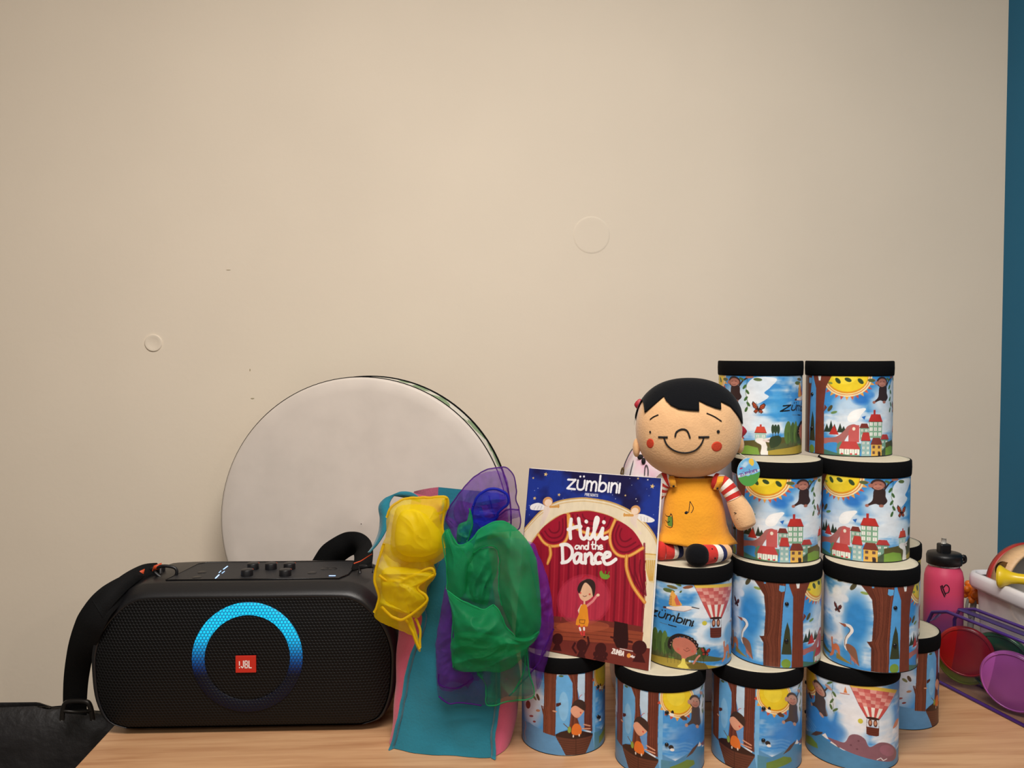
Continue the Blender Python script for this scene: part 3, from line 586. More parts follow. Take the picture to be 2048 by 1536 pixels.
# ================================================================== hand drums
RR, RB, DH, BAND = .0695, .0680, .154, .0245
def wrap_mesh(name, im):
    n, w_ = im.shape[:2]; hz = 124*(DH-BAND)/110.
    th = np.radians((np.arange(w_)+.5)*360./w_); z = (np.arange(n)+.5)/n*hz; z[0] = 0
    TH, Z = np.meshgrid(th, z); V = np.stack([RB*np.sin(TH), -RB*np.cos(TH), Z], -1).reshape(-1, 3)
    i, j = np.meshgrid(np.arange(n-1), np.arange(w_), indexing='ij'); a = i*w_+j; b = i*w_+(j+1) % w_
    Q = np.stack([a, b, b+w_, a+w_], -1).reshape(-1, 4)
    me = bpy.data.meshes.new(name); me.vertices.add(len(V)); me.vertices.foreach_set('co', V.astype(np.float32).ravel())
    me.loops.add(Q.size); me.loops.foreach_set('vertex_index', Q.astype(np.int32).ravel())
    me.polygons.add(len(Q)); me.polygons.foreach_set('loop_start', np.arange(0, Q.size, 4, dtype=np.int32))
    me.update(); me.validate(); me.polygons.foreach_set('use_smooth', [True]*len(Q)); paint(me, im); me.materials.append(mat_print('printed_drum_wrap', .38, .4)); return me
W1 = wrap_mesh('shell', IMG1); W2 = wrap_mesh('shell', IMG2); W3 = wrap_mesh('shell', IMG3)
m_band = mat('black_felt_band', (12, 12, 13), .95, bump=.3, bscale=600, spec=.1)
m_head = mat('cream_drumhead', (196, 186, 162), .8, bump=.25, bscale=220, var=.05, vscale=60)
m_bolt = mat('black_bolt', (16, 16, 18), .3); m_steel = mat('bright_steel', (200, 200, 205), .25, 1)
V, F = lathe([(RB-.0005, DH-BAND), (RR-.0006, DH-BAND-.0004), (RR, DH-BAND+.002), (RR+.0004, DH-BAND*.5), (RR, DH-.0022), (RR-.001, DH-.0008), (RR-.0032, DH-.0006)], 96)
band0 = obj('rim_band', V, F, m_band)
V, F = lathe([(.0005, DH-.0004), (.03, DH-.0004), (.06, DH-.0005), (RR-.003, DH-.0006), (RR-.0028, DH-.004)], 72); F.append(tuple(k*5 for k in range(72)))
head0 = obj('drumhead', V, F, m_head)
V, F = lathe([(RB-.002, .0), (RB+.0003, .0), (RB+.0003, .0012), (RB-.002, .0012)], 72); foot0 = obj('base_edge', V, F, m_bolt)
def bolt_mesh():
    V, F = lathe([(.0001, -.0022), (.0022, -.0020), (.0030, -.0008), (.0030, .0006)], 14); return V, F
BV, BF = bolt_mesh(); b0 = None
def hand_drum(x, y, lvl, shift, design, label):
    global b0
    az = math.atan2(x, y)
    t = thing('hand_drum', (x, y, lvl*DH), label, 'drum', -(math.radians(shift)+az), 'printed hand drums in the stack')
    s = bpy.data.objects.new('shell', {1: W1, 2: W2, 3: W3}[design]); C.objects.link(s); s.parent = t
    for src in (band0, head0, foot0):
        o = src.copy(); C.objects.link(o); o.parent = t
    th0, zs = ((305, (.042, .098)) if design != 2 else (53, (.052, .100)))
    for z in zs:
        a = math.radians(th0)
        if b0 is None:
            o = obj('bolt', [(p[0], p[2], p[1]) for p in BV], BF, m_bolt); b0 = o.data
        else: o = bpy.data.objects.new('bolt', b0); C.objects.link(o)
        o.parent = t; o.location = (RB*math.sin(a), -RB*math.cos(a), z); o.rotation_euler = (0, 0, a)
    return t
DR = {'T1': (.4205, 1.402, 3, 84, 1, 'top-row hand drum behind the doll, showing a butterfly and cottage'),
 'T2': (.5647, 1.3863, 3, 0, 1, 'top-row hand drum furthest right, tree trunk and red-roofed village print'),
 'S1': (.4225, 1.3164, 2, 12, 1, 'second-row hand drum just right of the doll arm, sun above village'),
 'S2': (.5636, 1.3196, 2, 29.5, 1, 'second-row hand drum on the right, monkey hanging over a village'),
 'R1': (.2752, 1.2885, 1, 169, 3, 'third-row hand drum under the doll, dark lettering and hot air balloon'),
 'R2': (.4164, 1.2955, 1, -69, 1, 'middle drum of the third row, two tree trunks beside a heron'),
 'R3': (.5580, 1.2760, 1, 275, 1, 'third-row drum on the right, heron and broad brown tree trunk'),
 'A': (.0841, 1.3366, 0, 0, 2, 'bottom-row drum behind the green scarf, boat between tree trunks'),
 'B': (.2291, 1.2659, 0, 44, 2, 'bottom-row drum under the book corner, boat beside a yellow sun'),
 'C': (.3830, 1.2789, 0, 44, 2, 'third bottom-row drum from the scarves, boat left of yellow sun'),
 'D': (.5370, 1.2895, 0, 138, 2, 'bottom-row drum with hot air balloon above a swimming elephant'),
 'E': (.6691, 1.4254, 0, -54, 2, 'drum standing back on the table beside the purple clear case'),
 'F': (.6280, 1.4130, 1, -76, 1, 'drum half hidden between the right stack and the pink bottle')}
for k, a in DR.items(): hand_drum(*a)
for o in (band0, head0, foot0): bpy.data.objects.remove(o)

# ================================================================== big white frame drum leaning on the wall
gd = thing('gathering_drum', (-.2975, 1.622, .0012), 'large round white drum standing against the wall behind the speaker', 'drum', .0)
gd.rotation_euler = (-.004, 0, -.095)
RG = .2905; m_white = mat('white_drumhead', (216, 205, 194), .5, bump=.15, bscale=35, var=.05, vscale=14, spec=.4)
def ax(V): return [(a, -c, b+RG) for a, b, c in V]     # lathe axis turned to face the camera
V, F = lathe([(.001, .0015), (RG*.5, .0012), (RG*.9, .0006), (RG-.006, 0), (RG-.002, -.002), (RG-.001, -.007)], 128); F.append(tuple(k*6 for k in range(128)))
obj('drumhead', ax(V), F, m_white, gd)
V, F = lathe([(RG-.0015, -.006), (RG+.0002, -.006), (RG+.0004, -.0085), (RG-.001, -.0095)], 128); obj('hoop', ax(V), F, m_band, gd)
def mat_gshell():
    m = bpy.data.materials.new('patterned_shell'); m.use_nodes = True; N = m.node_tree.nodes; L = m.node_tree.links; b = N['Principled BSDF']
    tc = N.new('ShaderNodeTexCoord'); vo = N.new('ShaderNodeTexVoronoi'); vo.inputs['Scale'].default_value = 26; L.new(tc.outputs['Object'], vo.inputs[0])
    r = N.new('ShaderNodeValToRGB'); r.color_ramp.interpolation = 'CONSTANT'; e = r.color_ramp.elements; e[0].color = (*lin((226, 222, 210)), 1); e[1].position = .72; e[1].color = (*lin((128, 158, 118)), 1); k = e.new(.94); k.color = (*lin((200, 130, 112)), 1)
    sp = N.new('ShaderNodeSeparateColor'); L.new(vo.outputs['Color'], sp.inputs[0]); L.new(sp.outputs[0], r.inputs[0]); L.new(r.outputs[0], b.inputs['Base Color']); b.inputs['Roughness'].default_value = .5; return m
V, F = lathe([(RG-.002, -.009), (RG-.0015, -.070)], 128); obj('shell', ax(V), F, mat_gshell(), gd)
V, F = lathe([(RG-.003, -.068), (RG+.0004, -.068), (RG+.0008, -.073), (RG+.0004, -.079), (RG-.004, -.080)], 128); obj('back_hoop', ax(V), F, m_band, gd)

# ================================================================== picture book
BW, BH, BT = .2290, .2860, .006
bk = thing('picture_book', (.0057, 1.3330, .154), 'thin picture book with red curtain stage cover, standing on the drums', 'book')
bk.rotation_euler = (-.178, 0, -.518)
CVB = Canvas(80, 100, 11.0, (30, 34, 92))
def homography(src, dst):
    A = []; bb = []
    for (x, y), (u, v_) in zip(src, dst): A += [[x, y, 1, 0, 0, 0, -u*x, -u*y], [0, 0, 0, x, y, 1, -v_*x, -v_*y]]; bb += [u, v_]
    h = np.append(np.linalg.solve(np.array(A, float), np.array(bb, float)), 1).reshape(3, 3)
    def fn(x, y):
        q = h@np.array([x, y, 1.]); return q[0]/q[2], q[1]/q[2]
    return fn
v = View(CVB, homography([(78, 65), (1048, 150), (1000, 1505), (40, 1313)], [(0, 100), (80, 100), (80, 0), (0, 0)]))
n = fbm(CVB.H, CVB.W, 5, 6, 3, 4); t = np.clip((n-.42)*4, 0, 1)[..., None]; CVB.im[:] = np.array((26, 22, 66))*(1-t)+np.array((30, 52, 140))*t
rs = random.Random(5)
for _ in range(70): v.ell((rs.uniform(60, 1050), rs.uniform(60, 620)), rs.uniform(2, 4), rs.uniform(2, 4), (200, 210, 235), rs.uniform(.4, .9))
def star(v, x, y, r, col):
    v.poly([(x+(r if k % 2 == 0 else r*.42)*math.sin(k*PI/5+.2), y-(r if k % 2 == 0 else r*.42)*math.cos(k*PI/5+.2)) for k in range(10)], col)
for x, y, r in ((985, 208, 19), (878, 150, 9), (950, 160, 8), (110, 138, 9), (200, 112, 16), (305, 262, 13), (128, 285, 14), (790, 272, 9), (868, 298, 6)): star(v, x, y, r, (226, 190, 120) if r > 8 else (225, 220, 225))
# proscenium arch and column
arch = [(20, 560), (70, 500), (120, 440), (190, 370), (300, 310), (450, 288), (560, 295), (700, 325), (830, 385), (940, 470), (1010, 560), (1040, 640)]
v.poly(list(cr(arch, 6))+[(1060, 700), (1020, 1400), (1010, 1530), (20, 1330)], (228, 212, 182))
v.line(arch, .8, (196, 156, 92), 1, 6); v.line([(x, y+22) for x, y in arch], .4, (206, 170, 110), 1, 6)
inner = [(80, 690), (130, 590), (200, 500), (300, 420), (430, 385), (540, 382), (680, 420), (800, 490), (890, 580), (935, 660), (950, 760)]
v.poly(list(cr(inner, 6))+[(965, 900), (950, 1200), (935, 1330), (940, 1500), (40, 1320), (50, 1000)], (150, 26, 44)); v.line(inner, .7, (206, 166, 100), 1, 6)
# column capital
v.poly([(945, 690), (1042, 700), (1040, 730), (950, 725)], (226, 204, 150)); v.poly([(955, 730), (1030, 735), (1020, 900), (985, 890), (950, 800)], (222, 200, 150))
for k in range(5): v.line([(958+k*15, 740), (965+k*12, 800), (985+k*6, 880)], .6, (204, 160, 80), 1, 4)
v.line([(945, 690), (1042, 700)], .6, (204, 160, 80)); v.line([(960, 890), (935, 1330)], .5, (200, 170, 120))
# curtain folds
for k in range(26):
    x = 90+k*34; v.line([(x, 620), (x+6, 900), (x+2, 1320)], 1.2 if k % 2 else .7, (112, 16, 34) if k % 2 else (176, 44, 58), .75, 4)
v.poly([(200, 1300), (300, 1120), (700, 1160), (945, 1200), (935, 1340), (1010, 1352), (1005, 1520), (30, 1330)], (112, 46, 38)); v.poly([(60, 1140), (320, 1165), (700, 1200), (955, 1240), (945, 1330), (40, 1260)], (142, 66, 44))
for k in range(4): v.line([(80, 1180+k*28), (500, 1215+k*28), (940, 1260+k*30)], .35, (100, 44, 32), .7)
v.ell((520, 1010), 195, 180, (196, 60, 84), .38); v.ell((520, 1010), 180, 165, (206, 76, 98), .25)
for k in range(9): v.line([(360+k*40, 880), (362+k*40, 1150)], .6, (170, 44, 66), .6)
v.ell((520, 1195), 190, 40, (170, 84, 56), .6)
# swags with gold fringe
for P, hem in (([(170, 545), (230, 470), (370, 400), (385, 560), (350, 610), (270, 628), (210, 600)], [(170, 548), (215, 605), (275, 630), (350, 612), (385, 545), (378, 405)]),
               ([(380, 400), (450, 385), (560, 385), (720, 440), (690, 520), (600, 555), (480, 530), (400, 470)], [(385, 410), (410, 475), (490, 530), (600, 552), (690, 520), (722, 448)]),
               ([(725, 450), (850, 520), (930, 640), (900, 670), (830, 705), (750, 695), (700, 620), (695, 540)], [(722, 448), (690, 540), (700, 630), (750, 695), (830, 705), (930, 650)])):
    v.poly(P, (158, 24, 46), 1, 5); c0 = np.mean(P, 0)
    for q in (.35, .6, .82): v.line([(c0[0]+(x-c0[0])*q, c0[1]-60*(1-q)+(y-c0[1])*q) for x, y in hem], .9, (110, 14, 34), .8, 5)
    v.line(hem, 1.7, (214, 140, 60), 1, 5); v.line(hem, .6, (236, 180, 96), 1, 5)
for P in ([(255, 630), (265, 690), (245, 750)], [(815, 705), (820, 800), (870, 920), (955, 1030)]): v.line(P, 2.0, (206, 132, 56), 1, 5); v.line(P, .7, (232, 176, 92), 1, 5)
v.poly([(60, 640), (150, 600), (250, 640), (240, 760), (200, 900), (60, 1000)], (140, 20, 40), .7)
for q in (0, 40, 80, 115): v.line([(835+q, 720+q*.2), (850+q*.8, 820), (930+q*.3, 960+q*.2)], .8, (106, 14, 32), .8, 4)
# two winged horn players on the arch
for sx, x, y in ((1, 225, 310), (-1, 868, 378)):
    v.poly([(x-sx*20, y+30), (x-sx*70, y+8), (x-sx*122, y+25), (x-sx*120, y+55), (x-sx*70, y+62), (x-sx*15, y+55)] if sx > 0 else [(x+20, y+30), (x+70, y+35), (x+140, y+70), (x+120, y+90), (x+60, y+85), (x+20, y+60)], (232, 228, 226), 1, 4)
    for k in range(3): v.line([(x-sx*(40+k*22), y+30), (x-sx*(50+k*24), y+56)] if sx > 0 else [(x+40+k*25, y+45+k*6), (x+45+k*22, y+76+k*4)], .3, (180, 176, 180))
    v.poly([(x-20, y+30), (x+22, y+32), (x+10, y+90), (x-sx*30, y+170), (x-sx*50, y+165), (x-30, y+90)], (226, 206, 190), 1, 4); v.ell((x, y), 36, 34, (206, 150, 96)); v.ell((x+sx*4, y+8), 27, 25, (234, 206, 182)); v.line([(x+sx*20, y+38), (x+sx*78, y+36)], 1.3, (206, 150, 80)); v.ell((x+sx*80, y+34), 8, 14, (206, 150, 80))
# lettering
put_logo(v, (360, 218), (742, 252), 132, 1.15, (238, 236, 240)); put_caps(v, 'PRESENTS', (494, 270), (590, 279), 18, .32, (210, 208, 216))
WHT = (240, 236, 232)
def script(v, pls, wg, col): 
    for pl in pls: v.line(pl, wg, col, 1, 6 if len(pl) > 2 else 0)
script(v, [[(402, 440), (398, 520), (404, 575)], [(384, 512), (440, 495), (474, 492)], [(456, 436), (468, 500), (478, 560), (500, 580), (520, 560), (528, 510)], [(528, 508), (524, 560), (545, 580), (565, 550), (590, 480), (598, 440), (585, 432), (575, 480), (575, 550), (590, 582), (612, 560), (634, 510)], [(634, 508), (630, 560), (645, 580), (668, 572)], [(512, 456), (514, 458)], [(640, 462), (642, 464)]], 2.05, WHT)
script(v, [[(470, 630), (448, 628), (440, 645), (456, 652), (472, 635), (474, 652)], [(484, 652), (486, 630), (500, 632), (504, 652)], [(536, 632), (516, 630), (512, 648), (530, 654), (536, 602), (536, 654)],
           [(566, 602), (566, 648), (578, 652)], [(558, 622), (582, 622)], [(588, 600), (588, 654)], [(588, 636), (600, 628), (608, 640), (608, 656)], [(618, 642), (636, 640), (630, 626), (616, 636), (622, 656), (640, 652)]], .85, WHT)
script(v, [[(346, 625), (352, 690), (356, 742)], [(336, 622), (380, 620), (416, 650), (420, 700), (392, 738), (350, 748)], [(484, 690), (456, 684), (436, 712), (446, 748), (470, 738), (486, 692), (486, 740), (502, 750)],
           [(516, 690), (520, 752)], [(520, 712), (545, 684), (562, 700), (566, 752), (580, 756)], [(632, 692), (608, 686), (588, 715), (600, 752), (628, 750)], [(642, 720), (690, 705), (690, 682), (664, 682), (648, 720), (664, 758), (700, 755), (738, 728)]], 1.95, WHT)
put_caps(v, 'ZUMBA', (734, 1380), (818, 1400), 30, .6, (236, 226, 220)); v.ell((857, 1398), 15, 16, (226, 150, 70)); v.line([(872, 1404), (952, 1422)], .9, (226, 216, 212)); v.line([(882, 1398), (884, 1412)], .6, (226, 216, 212)); v.line([(792, 1350), (906, 1374)], .45, (214, 200, 196)); v.line([(925, 1408), (923, 1428)], .6, (226, 216, 212))
# child on the stage, small green cat and the dark heads of the audience
v.poly([(478, 920), (500, 880), (545, 866), (590, 895), (597, 960), (570, 1000), (525, 1020), (488, 990)], (226, 180, 146), 1, 5); v.poly([(470, 935), (490, 888), (545, 864), (590, 885), (600, 945), (586, 990), (570, 930), (530, 890), (508, 910), (488, 965)], (52, 36, 34), 1, 5)
v.ell((560, 972), 7, 7, (206, 84, 70)); v.ell((494, 962), 6, 7, (206, 84, 70)); v.line([(512, 982), (525, 988), (538, 982)], .3, (90, 50, 44)); v.line([(500, 862), (520, 840), (550, 852)], .5, (180, 30, 44))
v.line([(524, 1015), (526, 1050)], 1.0, (226, 180, 146)); v.line([(545, 1052), (585, 1020), (610, 985)], 1.3, (220, 130, 130)); v.ell((620, 978), 12, 10, (232, 196, 166)); v.line([(506, 1050), (488, 1085), (500, 1115), (530, 1120)], 1.3, (228, 196, 180))
v.poly([(500, 1050), (540, 1045), (556, 1120), (556, 1195), (470, 1182), (488, 1110)], (226, 142, 40), 1, 2); v.line([(495, 1150), (498, 1170), (530, 1176), (535, 1150), (495, 1148)], .35, (120, 70, 30)); v.line([(495, 1190), (505, 1225), (515, 1250)], 1.1, (206, 60, 60)); v.line([(530, 1195), (532, 1260)], 1.1, (206, 60, 60)); v.line([(500, 1205), (505, 1220)], 1.1, (236, 226, 220)); v.line([(530, 1205), (531, 1218)], 1.1, (236, 226, 220)); v.ell((536, 1266), 9, 6, (40, 24, 24))
v.poly([(625, 815), (640, 808), (655, 830), (690, 835), (700, 850), (680, 868), (645, 862), (628, 840)], (110, 150, 50), 1, 4); v.line([(685, 840), (695, 815)], .5, (90, 130, 44)); v.line([(665, 835), (668, 812)], .5, (90, 130, 44))
DK = (62, 22, 22)
for x, y, rx, ry in ((345, 1280, 38, 40), (518, 1325, 36, 42), (655, 1350, 40, 42), (620, 1385, 18, 18), (690, 1390, 18, 18), (930, 1345, 52, 50), (100, 1270, 50, 40), (200, 1260, 40, 40)): v.ell((x, y), rx, ry, DK); v.poly([(x-rx*.9, y+ry*1.9), (x-rx*.3, y+ry*.7), (x+rx*.3, y+ry*.7), (x+rx*.9, y+ry*2.1)], DK)
v.poly([(745, 1160), (840, 1180), (850, 1290), (845, 1350), (770, 1345), (742, 1290)], (46, 18, 18)); v.line([(470, 1310), (455, 1340), (480, 1375)], 1.2, DK); v.line([(560, 1270), (570, 1310), (540, 1380)], 1.2, DK); v.line([(725, 1270), (750, 1278)], 1, DK); v.line([(850, 1300), (876, 1306)], 1, DK)
CVB.tint(.08, 44)
im = CVB.down(); nh, nw = im.shape[:2]
xs = (np.arange(nw))/(nw-1)*BW; zs = np.arange(nh)/(nh-1)*BH
X, Z = np.meshgrid(xs, zs); V = np.stack([X, np.zeros_like(X)-BT/2, Z], -1).reshape(-1, 3)
i, j = np.meshgrid(np.arange(nh-1), np.arange(nw-1), indexing='ij'); a = i*nw+j
Q = np.stack([a, a+1, a+nw+1, a+nw], -1).reshape(-1, 4)
co = obj('front_cover', V, Q.tolist(), mat_print('glossy_cover_print', .32, .45), bk, False); paint(co.data, im)
m_page = mat('white_paper_edge', (236, 232, 228), .7, stretch=(1, 1500, 1), var=.05, vscale=1)
box('cover_board', (0, -BT/2+.0001, 0), (BW, -BT/2+.0006, BH), m_page, bk)
box('page_block', (.001, -BT/2+.0007, .0012), (BW-.0015, BT/2-.0008, BH-.0015), m_page, bk)
box('back_cover', (0, BT/2-.0007, 0), (BW+.0006, BT/2, BH+.0008), m_page, bk)
box('spine', (-.0006, -BT/2, 0), (.0002, BT/2, BH), mat('navy_spine', (28, 34, 96), .4), bk)
# ================================================================== cloth tote bag with teal ends and pink sides
def c3(x, y): return (740+x*.3971, 920+y*.3971)
m_tealc = mat('teal_cotton', (20, 112, 132), .9, bump=.35, bscale=260, var=.10, vscale=12, sheen=.2)
m_pinkc = mat('pink_cotton', (214, 92, 122), .9, bump=.35, bscale=260, var=.10, vscale=12, sheen=.2)
tote = thing('tote_bag', (-.10, 1.36, 0), 'teal and pink cloth tote bag holding sheer dance scarves', 'bag')
TB = np.array([-.10, 1.36, 0])
Lpx = [(785, 1498), (800, 1446), (811, 1388), (825, 1317), (841, 1277), (852, 1237), (848, 1212), (858, 1170), (875, 1126), (886, 1060), (893, 998)]
Rpx = [(984, 1517), (984, 1474), (991, 1418), (994, 1370), (992, 1320), (987, 1260), (982, 1200), (976, 1140), (968, 1080), (962, 1035), (957, 1012)]
nL = len(Lpx); tt = np.linspace(0, 1, nL)
Lw = np.array([at_y(x, y, 1.293+.045*t) for (x, y), t in zip(Lpx, tt)]); Rw = np.array([at_y(x, y, 1.262+.06*t) for (x, y), t in zip(Rpx, tt)])
Lw[0][2] = Rw[0][2] = .001; Lw = cr(Lw, 4); Rw = cr(Rw, 4); Lw[:, 2] = np.maximum.accumulate(Lw[:, 2]); Rw[:, 2] = np.maximum.accumulate(Rw[:, 2])
nz_ = len(Lw); tt = np.linspace(0, 1, nz_)
def nzv(x, y, z, f, s=0): return mnoise.noise(Vector((x*f+s, y*f, z*f)))
Vf = []
NU = 18
for i in range(nz_):
    for k in range(NU):
        u = k/(NU-1); p = Lw[i]*(1-u)+Rw[i]*u
        dent = .016*math.sin(PI*u)*tt[i]-.010*math.sin(PI*u)*(1-tt[i])
        p = p+np.array([0, dent+.014*nzv(p[0], 0, p[2], 16)*math.sin(PI*u)+.004*nzv(p[0], 1, p[2], 45)*math.sin(PI*u), 0]); Vf.append(p)
obj('front_panel', np.array(Vf)-TB, gridfaces(nz_, NU), m_tealc, tote)
def side(sgn, E_, mid, back):
    V = []
    for i in range(nz_):
        z = E_[i][2]; m_ = np.array([mid(tt[i]), E_[i][1]+.075, z]); b_ = np.array([back(tt[i]), E_[i][1]+.165, z*.98+.001])
        P = cr([E_[i], (E_[i]+m_)/2+np.array([sgn*.008, -.006, 0]), m_, b_], 5)
        for p in P: V.append(p+np.array([.004*nzv(p[0], p[1], p[2], 25, 3), .003*nzv(p[0], p[1], p[2], 30, 9), 0]))
    return V, gridfaces(nz_, len(P))
V, F = side(-1, Lw, lambda t: at_y(797, 1300, 1.375)[0]+.0*t+.045*max(0, t-.75)*2, lambda t: -.175+.04*t)
obj('side_panel', np.array(V)-TB, F, m_pinkc, tote)
V2, F2 = side(1, Rw, lambda t: (.000+.012*math.sin(PI*min(1, t*2.2)))-.02*max(0, t-.5), lambda t: .004-.03*t)
obj('side_panel', np.array(V2)-TB, F2, m_pinkc, tote)
k = len(V)//nz_; bl = np.array(V).reshape(nz_, k, 3)[:, -1]; br = np.array(V2).reshape(nz_, k, 3)[:, -1]
Vb = [bl[i]*(1-u)+br[i]*u for i in range(nz_) for u in np.linspace(0, 1, 8)]; obj('back_panel', np.array(Vb)-TB, gridfaces(nz_, 8), m_tealc, tote)
a_ = np.array(V).reshape(nz_, k, 3)[0]; b_ = np.array(V2).reshape(nz_, k, 3)[0]; Vb = [a_[i]*(1-u)+b_[i]*u for i in range(k) for u in np.linspace(0, 1, 6)]; obj('bottom_panel', np.array(Vb)-TB, gridfaces(k, 6), m_tealc, tote)
for E_, nm in ((Lw, -1), (Rw, 1)):
    P = E_+np.array([nm*.002, -.004, 0]); P = P+np.array([[.002*nzv(p[2], 0, 0, 40), .002*nzv(p[2], 5, 0, 40), 0] for p in P])
    V, F = strap(P, np.tile([nm*.7, -.75, 0], (len(P), 1)), .009, .0022); obj('seam_ridge', np.array(V)-TB, F, m_tealc, tote)
P = cr([at_y(x, y, Y) for x, y, Y in ((840, 1000, 1.36), (815, 990, 1.38), (790, 988, 1.39), (775, 998, 1.39), (768, 1012, 1.385), (770, 1035, 1.38), (765, 1062, 1.375), (752, 1088, 1.375), (738, 1105, 1.38))], 8)
Wd = np.array([np.array([math.sin(4*t), -1.0+.9*math.sin(PI*t*1.3), .55]) for t in np.linspace(0, 1, len(P))])
Wd[:, 0] += np.linspace(0, 1.4, len(P)); V, F = strap(P, Wd, .020, .002); obj('handle', np.array(V)-TB, F, m_tealc, tote)

# ================================================================== sheer dance scarves spilling out of the bag
def folds(x, z, seed, fr, ang):
    """sharp cloth creases: warped, stretched ridged noise in three sizes; returns about -1..1"""
    c_, s_ = math.cos(ang), math.sin(ang); u = (x*c_+z*s_); w_ = (-x*s_+z*c_)*.38
    wx = mnoise.noise(Vector((x*14+seed, z*14, 1.7)))*.035; wz = mnoise.noise(Vector((x*14, z*14+seed, 8.2)))*.035
    o = 0; a_ = 1.0; f_ = fr
    for k in range(3):
        n1 = mnoise.noise(Vector(((u+wx)*f_+seed*3.1, (w_+wz)*f_, seed+k*9.7))); o += a_*(1-3.0*abs(n1))
        a_ *= .36; f_ *= 2.1; u, w_ = u*.8+w_*.6, w_*.8*1.6-u*.6*.7
    return o/1.5
def sheet(out, Y0, bulge, wr, seed, freq=26, c=None, back=True, nt=190, ns=40, tilt=0., ang=None):
    """crumpled layers of cloth inside an outline, with their own depth"""
    O = cr([c3(x, y) for x, y in out], max(2, nt//len(out)), True); cc = np.array(c3(*c)) if c else O.mean(0)
    O = np.array([cc+(p-cc)*(1+.025*mnoise.noise(Vector((p[0]*.05, p[1]*.05, seed)))+.012*mnoise.noise(Vector((p[0]*.16, p[1]*.16, seed)))) for p in O])
    parts = []; A_ = seed*1.3 if ang is None else ang
    for lay in ((0, 1) if back else (0,)):
        V = []
        for s in np.linspace(.02, 1, ns):
            d = math.sqrt(max(0, 1-s**3)); e = min(1, d*1.6+.35)
            for p in O:
                q = cc+(p-cc)*s; x = (q[0]-1024)*.0008; z = (q[1]-1100)*.0008
                Y = Y0+tilt*z-(bulge*d if lay == 0 else -.004)-wr*1.3*e*folds(x, z, seed+lay*4.4, freq, A_+lay*.9)
                V.append(at_y(q[0], q[1], Y))
        parts.append((V, gridfaces(ns, len(O), cv=True)))
    return join(parts)
def roll(path, rad, Y0, seed, n=40, flat=.75, wr=.30, dy=None):
    """loosely rolled fold of cloth following a path"""
    P = cr(path, 9); R = cr(np.array([[r, 0] for r in (rad if hasattr(rad, '__len__') else [rad]*len(path))]), 9)[:, 0]
    D = cr(np.array([[y, 0] for y in (dy if dy else [0]*len(path))]), 9)[:, 0]
    Pw = np.array([at_y(*c3(*p), Y0+d) for p, d in zip(P, D)]); r = R*.3971*Y0/1654.5
    T, A, B = frames(Pw); V = []
    for i in range(len(Pw)):
        for k in range(n):
            a = 2*PI*k/n; q = 1+wr*mnoise.noise(Vector((math.cos(a)*1.0+seed, math.sin(a)*1.0, i*.07)))+wr*.9*(.4-abs(mnoise.noise(Vector((math.cos(a)*1.9+seed, math.sin(a)*1.9, i*.10))))*2)+wr*.3*mnoise.noise(Vector((math.cos(a)*6+seed, math.sin(a)*6, i*.3)))
            V.append(Pw[i]+r[i]*q*(math.cos(a)*A[i]+flat*math.sin(a)*B[i]))
    return V, gridfaces(len(Pw), n, cv=True)
def band(A_, B_, Y0, bulge, wr, seed, n=12, ns=44, fr=20):
    """one broad fold of cloth between two edges, bulging forward, with a second layer behind it"""
    A_ = cr(A_, n); B_ = cr(B_, n); m_ = min(len(A_), len(B_)); parts = []
    for lay in (0, 1):
        V = []
        for i in range(m_):
            for s in np.linspace(0, 1, ns):
                q = np.array(c3(*(A_[i]*(1-s)+B_[i]*s))); x = (q[0]-1024)*.0008; z = (q[1]-1100)*.0008; d = math.sin(PI*s)**.75*math.sin(PI*(.06+.88*i/(m_-1)))**.5
                f_ = 1-2.6*abs(mnoise.noise(Vector((s*2.4+seed+.5*math.sin(i*.05+seed), i*.028, seed+lay*3)))); g_ = folds(x, z, seed+lay*5, fr, seed)
                V.append(at_y(q[0], q[1], Y0-(bulge*d if lay == 0 else -.003)-wr*(1.0*f_+.85*g_)*(.35+.65*d)))
        parts.append((V, gridfaces(m_, ns)))
    return join(parts)
def hem(paths, r, Y0s):
    parts = []
    for P, Y0 in zip(paths, Y0s):
        Q = cr(P, 8); W_ = np.array([at_y(q[0]+1.5*mnoise.noise(Vector((q[0]*.07, q[1]*.07, 4))), q[1]+1.5*mnoise.noise(Vector((q[0]*.07, q[1]*.07, 9))), Y0+.003*mnoise.noise(Vector((q[0]*.02, q[1]*.02, 0)))) for q in (c3(*k) for k in Q)]); parts.append(tube(W_, r, 6))
    return parts
def scarf(name, label, parts, m, hems, mh, base):
    t = thing(name, base, label, 'scarf', 0, 'sheer dance scarves in the tote bag'); b = np.array(base)
    V, F = join(parts); obj('cloth', np.array(V)-b, F, m, t)
    for V, F in hems: obj('rolled_hem', np.array(V)-b, F, mh, t)
    return t
